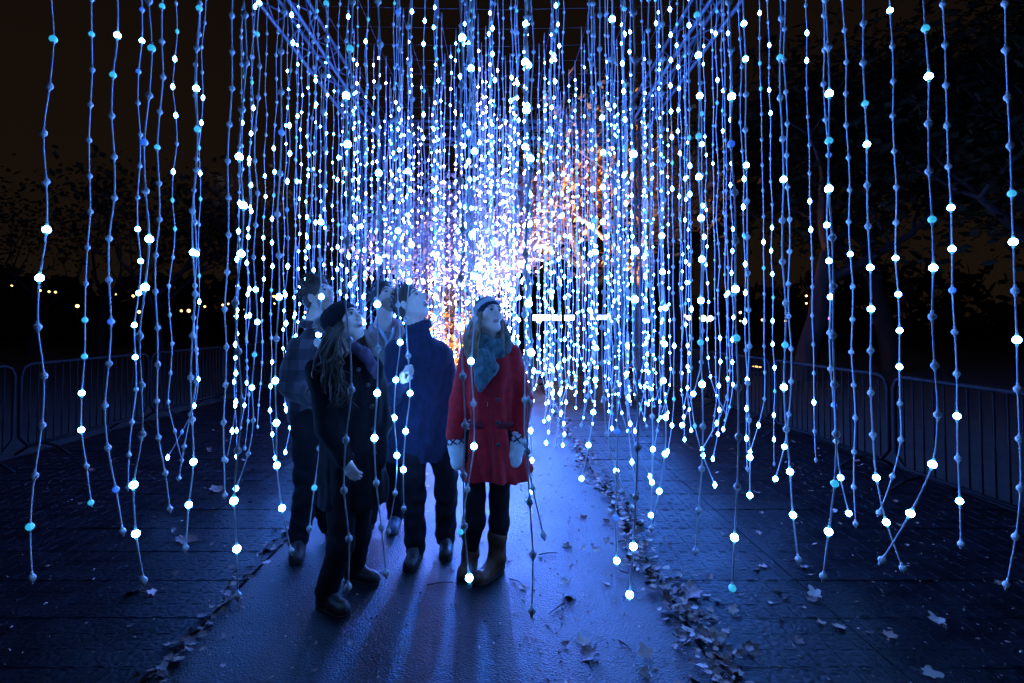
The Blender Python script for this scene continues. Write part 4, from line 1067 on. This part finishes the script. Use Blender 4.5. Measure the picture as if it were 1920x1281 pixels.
# ------------------------------------------------------------------ trees, lamps and lit things beyond the tunnel
def limb_tree(name, x, y, h, label, group, seed, bark, trunk_r, levels=4, spread=.55, first=.35, lean=0.0, leafmat=None, nleaf=0, leaf_s=.09, clump=.5):
    r = random.Random(seed); root = empty(name, (x, y, 0), label, 'tree', group); b = MB(); tips = []
    def grow(p, d, L, rad, lv):
        n = 4; pts, rs = [p], [rad]
        for i in range(n):
            d = (d + V3((r.gauss(0, .12), r.gauss(0, .12), .05 + r.gauss(0, .05)))).normalized(); p = p + d * L / n; pts.append(p); rs.append(rad * (1 - .42 * (i + 1) / n))
        b.tube(pts, rs, 8 if lv == 0 else (6 if lv == 1 else 4), cap=False)
        if lv >= levels: tips.append(p); return
        for k in range(r.choice((2, 3, 3)) if lv else 4):
            q = V3((r.gauss(0, 1), r.gauss(0, 1), r.uniform(-.1, .6))).normalized()
            grow(pts[-1] if k < 2 else pts[-2], (d * (1 - spread) + q * spread).normalized(), L * r.uniform(.62, .82), rs[-1] * .72, lv + 1)
            if lv >= 1: tips.append(pts[-2])
    grow(V3((x, y, -.05)), V3((lean, 0, 1)).normalized(), h * first, trunk_r, 0)
    b.build('trunk', M[bark], root)
    if nleaf:
        c = MB()
        for _ in range(nleaf):
            t = r.choice(tips) + V3((r.gauss(0, clump), r.gauss(0, clump), r.gauss(0, clump * .7))); s = leaf_s * r.uniform(.6, 1.4)
            u = V3((r.gauss(0, 1), r.gauss(0, 1), r.gauss(0, .6))).normalized(); w = u.orthogonal().normalized()
            c.add([t - u * s, t + w * s * .6 + u * s * .1, t + u * s, t - w * s * .6 + u * s * .1], [(0, 1, 2, 3)])
        c.build('crown', M[leafmat], root, smooth=False)
    return root
def floodlight(x, y, aim, col, power, size, label, estr, spot=None, h=.25, group='floodlights'):
    root = empty('floodlight', (x, y, 0), label, 'floodlight', group); aim = V3(aim); c = V3((x, y, h)); d = (aim - c).normalized()
    q = d.to_track_quat('-Z', 'Y').to_matrix()
    b = MB(); b.box(c - d * .05, .30, .22, .10, rot=q); b.build('lamp_housing', M['steel'], root)
    e = MB(); e.box(c + d * .004, .27, .19, .008, rot=q); e.build('lamp_glass', lamp_mat('floodlight_glass', col, estr), root)
    s = MB(); s.tube([V3((x, y, .01)), c - d * .06], .02, 6); s.box((x, y, .012), .3, .3, .02); s.build('stand', M['steel'], root)
    ld = bpy.data.lights.new('floodlight_lamp', 'SPOT'); ld.energy = power; ld.color = col; ld.shadow_soft_size = size; ld.spot_size = R(spot or 90); ld.spot_blend = .7
    lo = bpy.data.objects.new('floodlight_lamp', ld); COL.objects.link(lo); lo.location = c + d * .03; lo.rotation_euler = d.to_track_quat('-Z', 'Y').to_euler()
    lo.parent = root; lo.matrix_parent_inverse = Matrix.Translation(root.location).inverted()
    return root
# plane tree lit from below, behind the tunnel
limb_tree('plane_tree', 2.35, 16.0, 11, 'tall plane tree with amber floodlit leaves behind the far end of the tunnel', 'trees behind the tunnel', 21, 'bark', .30, 4, .6, .30, .02, 'leaf_gold', 6500, .12, .40)
limb_tree('plane_tree', 4.6, 17.5, 10, 'leaning plane tree with a bright orange forked branch, right of the amber tree', 'trees behind the tunnel', 33, 'bark_pale', .24, 4, .62, .33, .10, 'leaf_gold', 1500, .11, .5)
floodlight(1.1, 13.6, (2.35, 16.0, 6.2), (1.0, .60, .22), 14000, .1, 'amber ground floodlight below the plane tree', 6, 58)
floodlight(3.6, 15.2, (5.1, 17.4, 6.9), (1.0, .50, .15), 2600, .1, 'amber ground floodlight aimed high into the leaning plane tree', 6, 26)
limb_tree('added_glow_tree', -1.9, 14.8, 8, 'added pale tree floodlit lilac to imitate the glow behind the people at the tunnel end', 'trees behind the tunnel', 77, 'bark_pale', .12, 4, .55, .25, .0, 'leaf_pale', 7500, .075, .50)  # added tree: its floodlit crown stands in for the soft lilac bloom
floodlight(-1.2, 13.4, (-1.8, 14.8, 3.4), (.60, .42, 1.0), 20000, .15, 'added violet floodlight that makes the glow behind the people', 8, 95)  # added lamp, only there to turn the pale crown into a glow
limb_tree('added_glow_tree', -.35, 15.2, 7.5, 'added pale tree floodlit lilac white to imitate the glow right behind the head of the red coat woman', 'trees behind the tunnel', 83, 'bark_pale', .11, 4, .45, .25, .0, 'leaf_pale', 6500, .075, .40)  # second added tree, imitates the whiter core of the bloom
floodlight(-.1, 13.8, (-.35, 15.2, 3.2), (.66, .52, 1.0), 20000, .15, 'added lilac floodlight that makes the glow behind the red coat woman', 8, 95)  # added lamp that brightens the second stand-in crown
# big dark trees at the right, bare ones at the left
for k, (x, y, h, s) in enumerate(((8.2, 14.5, 12, 3), (12.5, 17, 14, 4), (7.0, 21, 14, 5), (16.5, 15, 13, 6), (11.5, 10.5, 11, 8))):
    limb_tree('broadleaf_tree', x, y, h, ('dark leafy tree right of the tunnel, nearest to the lit trees', 'tall dark leafy tree behind the right barriers', 'dark leafy tree deep behind the right side of the tunnel',
              'dark leafy tree at the far right edge of the picture', 'dark leafy tree close behind the right barriers')[k], 'dark trees on the right', 40 + s, 'bark', .32, 4, .55, .30, 0, 'leaf_dark', 9000, .12, .7)
floodlight(7.6, 15.9, (8.4, 15.0, 8.0), (1.0, .45, .12), 700, .15, 'weak amber floodlight behind a trunk under the dark trees on the right', 3, 80)
for k, (x, y, h, s) in enumerate(((-8.5, 19, 9, 1), (-13.5, 21, 10, 2), (-18, 24, 10, 3), (-5.8, 23, 9, 4), (-11, 28, 11, 5), (-23, 26, 10, 7))):
    limb_tree('bare_tree', x, y, h, ('bare dark tree just left of the tunnel', 'bare dark tree second from the tunnel on the left', 'bare dark tree third from the tunnel on the left', 'bare dark tree behind the left side of the tunnel',
              'bare dark tree far back on the left', 'bare dark tree at the far left edge')[k], 'bare trees on the left', 60 + s, 'bark', .22, 5, .5, .28, 0, 'leaf_dark', 900, .12, .6)
# far dark wood closing the horizon
b = MB(); r = random.Random(4)
for _ in range(9000):
    x = r.uniform(-75, 75); y = r.uniform(46, 58); z = r.uniform(0, 5.5 + 1.6 * math.sin(x * .21) + 1.1 * math.sin(x * .57 + 1)) ; s = r.uniform(.35, .9)
    u = V3((r.gauss(0, 1), r.gauss(0, .5), r.gauss(0, 1))).normalized(); w = u.orthogonal().normalized(); t = V3((x, y, z))
    b.add([t - u * s, t + w * s * .7, t + u * s, t - w * s * .7], [(0, 1, 2, 3)])
tag(b.build('far_woods', M['leaf_dark'], smooth=False), 'far dark line of woods along the horizon', 'woods', kind='stuff')
# orange lit bush
rb = empty('bush', (-1.25, 13.2, 0), 'round bush glowing orange white behind the tunnel, left of centre', 'bush'); b = MB(); r = random.Random(2)
for _ in range(1500):
    v = V3((r.gauss(0, 1), r.gauss(0, 1), r.gauss(0, 1))).normalized() * (r.random() ** .4); t = V3((-1.25 + v.x * .8, 13.2 + v.y * .7, 1.45 + v.z * 1.1)); s = r.uniform(.04, .09)
    u = V3((r.gauss(0, 1), r.gauss(0, 1), r.gauss(0, 1))).normalized(); w = u.orthogonal().normalized(); b.add([t - u * s, t + w * s * .6, t + u * s, t - w * s * .6], [(0, 1, 2, 3)])
b.build('crown', M['leaf_gold'], rb, smooth=False); b = MB(); b.tube([(-1.25, 13.2, 0), (-1.22, 13.2, 1.6)], [.08, .03], 6); b.build('trunk', M['bark'], rb)
floodlight(-1.15, 12.0, (-1.25, 13.2, 1.5), (1.0, .50, .18), 1500, .1, 'warm ground floodlight in front of the round bush', 8, 90)
# bright white lamp bank at the end of the tunnel: throws the long leg shadows
bk = empty('floodlight', (-.42, 12.2, 0), 'white floodlight on a stand hidden behind the head of the red coat woman', 'floodlight', 'floodlights')
s = MB(); s.tube([(-.42, 12.27, .02), (-.42, 12.27, 1.5)], .03, 8); s.tube([(-.8, 12.27, .02), (-.04, 12.27, .02)], .03, 6); s.build('stand', M['steel'], bk)
f = MB(); f.box((-.42, 12.22, 1.6), .42, .10, .30); h = f.build('lamp_housing', M['steel'], bk)
f = MB(); f.box((-.42, 12.165, 1.6), .38, .008, .26); f.build('lamp_glass', lamp_mat('lamp_glass_glow', (.22, .32, 1.0), 60), h)
ld = bpy.data.lights.new('floodlight_lamp', 'AREA'); ld.shape = 'RECTANGLE'; ld.size = .38; ld.size_y = .26; ld.energy = BANK; ld.color = (.025, .17, 1.0)
lo = bpy.data.objects.new('floodlight_lamp', ld); COL.objects.link(lo); lo.location = (-.42, 12.14, 1.6); lo.rotation_euler = V3((.04, -9.5, -1.0)).to_track_quat('-Z', 'Y').to_euler()
lo.parent = bk; lo.matrix_parent_inverse = Matrix.Translation(bk.location).inverted()
# light bars far off
def light_bar(x0, x1, y, z, th, col, st, label):
    root = empty('light_bar', ((x0 + x1) / 2, y, 0), label, 'light bar', 'far light bars')
    b = MB(); b.box(((x0 + x1) / 2, y, z), x1 - x0, .12, th); b.build('tube', lamp_mat('light_bar_glow', col, st), root)
    for x in (x0 + .1, x1 - .1): b = MB(); b.tube([(x, y, 0), (x, y, z - th / 2)], .03, 6); b.build('post', M['steel'], root)
light_bar(1.42, 2.70, 24, 1.80, .24, (.72, .82, 1.0), 14, 'thick white light bar glowing at the horizon right of the red coat woman')
light_bar(2.85, 3.55, 24, 1.80, .22, (.72, .82, 1.0), 14, 'white light bar continuing right of the thick one')
light_bar(3.70, 5.00, 24.5, 1.82, .20, (.45, .65, 1.0), 10, 'dimmer thin light bar at the right end of the white bars')
light_bar(-2.9, -.6, 24, 1.75, .45, (.80, .75, 1.0), 12, 'white light bar seen between the navy sweater and the red coat')
# small lamps
def small_lamp(px, py, Y, rad, col, st, label, group):
    q = at(px, py, Y); root = empty('lamp_post', (q.x, Y, 0), label, 'lamp', group)
    b = MB(); b.lathe([(0, -rad), (rad * .8, -rad * .6), (rad, 0), (rad * .8, rad * .6), (0, rad)], 8, c=q); b.build('lamp_globe', lamp_mat('lamp_globe_glow', col, st), root)
    b = MB(); b.tube([(q.x, Y, 0), (q.x, Y, q.z - rad)], .03, 5); b.build('post', M['bark'], root)
W_ = (1.0, .55, .18); n_ = 0
for px, py, rad in ((22, 536, .06), (48, 541, .06), (75, 545, .07), (92, 547, .07), (104, 548, .07), (213, 542, .05), (217, 552, .05), (250, 555, .08), (264, 543, .06), (300, 544, .06), (261, 585, .10), (145, 574, .10),
                    (340, 583, .07), (354, 583, .11), (384, 575, .07), (418, 572, .07), (428, 570, .06), (460, 580, .09), (513, 556, .08), (515, 569, .06), (533, 567, .06), (554, 587, .06), (572, 586, .08)):
    small_lamp(px, py, 31 + (px * 7) % 5, rad, W_, 5, 'tiny orange lamp among the dark trees on the far left', 'orange lamps on the far left')
for px, py, rad, col, lab in ((1512, 555, .06, W_, 'upper of two tiny amber lamps over the right horizon'), (1512, 569, .055, W_, 'lower of two tiny amber lamps over the right horizon'), (1388, 586, .07, (1, .8, .4), 'pale amber lamp between the right strings'),
                              (1388, 602, .05, (.8, .8, .2), 'tiny yellow lamp on the right horizon'), (1429, 600, .06, W_, 'tiny amber lamp on the right horizon'), (1473, 602, .06, W_, 'tiny amber lamp beside a clump of strings, right horizon'),
                              (1519, 602, .08, (.25, .9, .05), 'green lamp on the right horizon'), (1554, 597, .07, (.7, .1, .6), 'magenta lamp on the right horizon'), (1292, 596, .16, (.55, .35, 1), 'violet lamp on the right horizon'),
                              (1284, 592, .09, (.7, .5, 1), 'small violet lamp beside the bigger violet one'), (1318, 597, .20, (.7, 1, .5), 'big pale green lamp on the right horizon'), (1332, 597, .17, (.75, .7, 1), 'white lamp right of the pale green lamp'),
                              (968, 593, .10, (.1, .9, .3), 'small green lamp just right of the red coat woman')):
    small_lamp(px, py, 30, rad, col, 7, lab, 'coloured lamps on the right horizon')
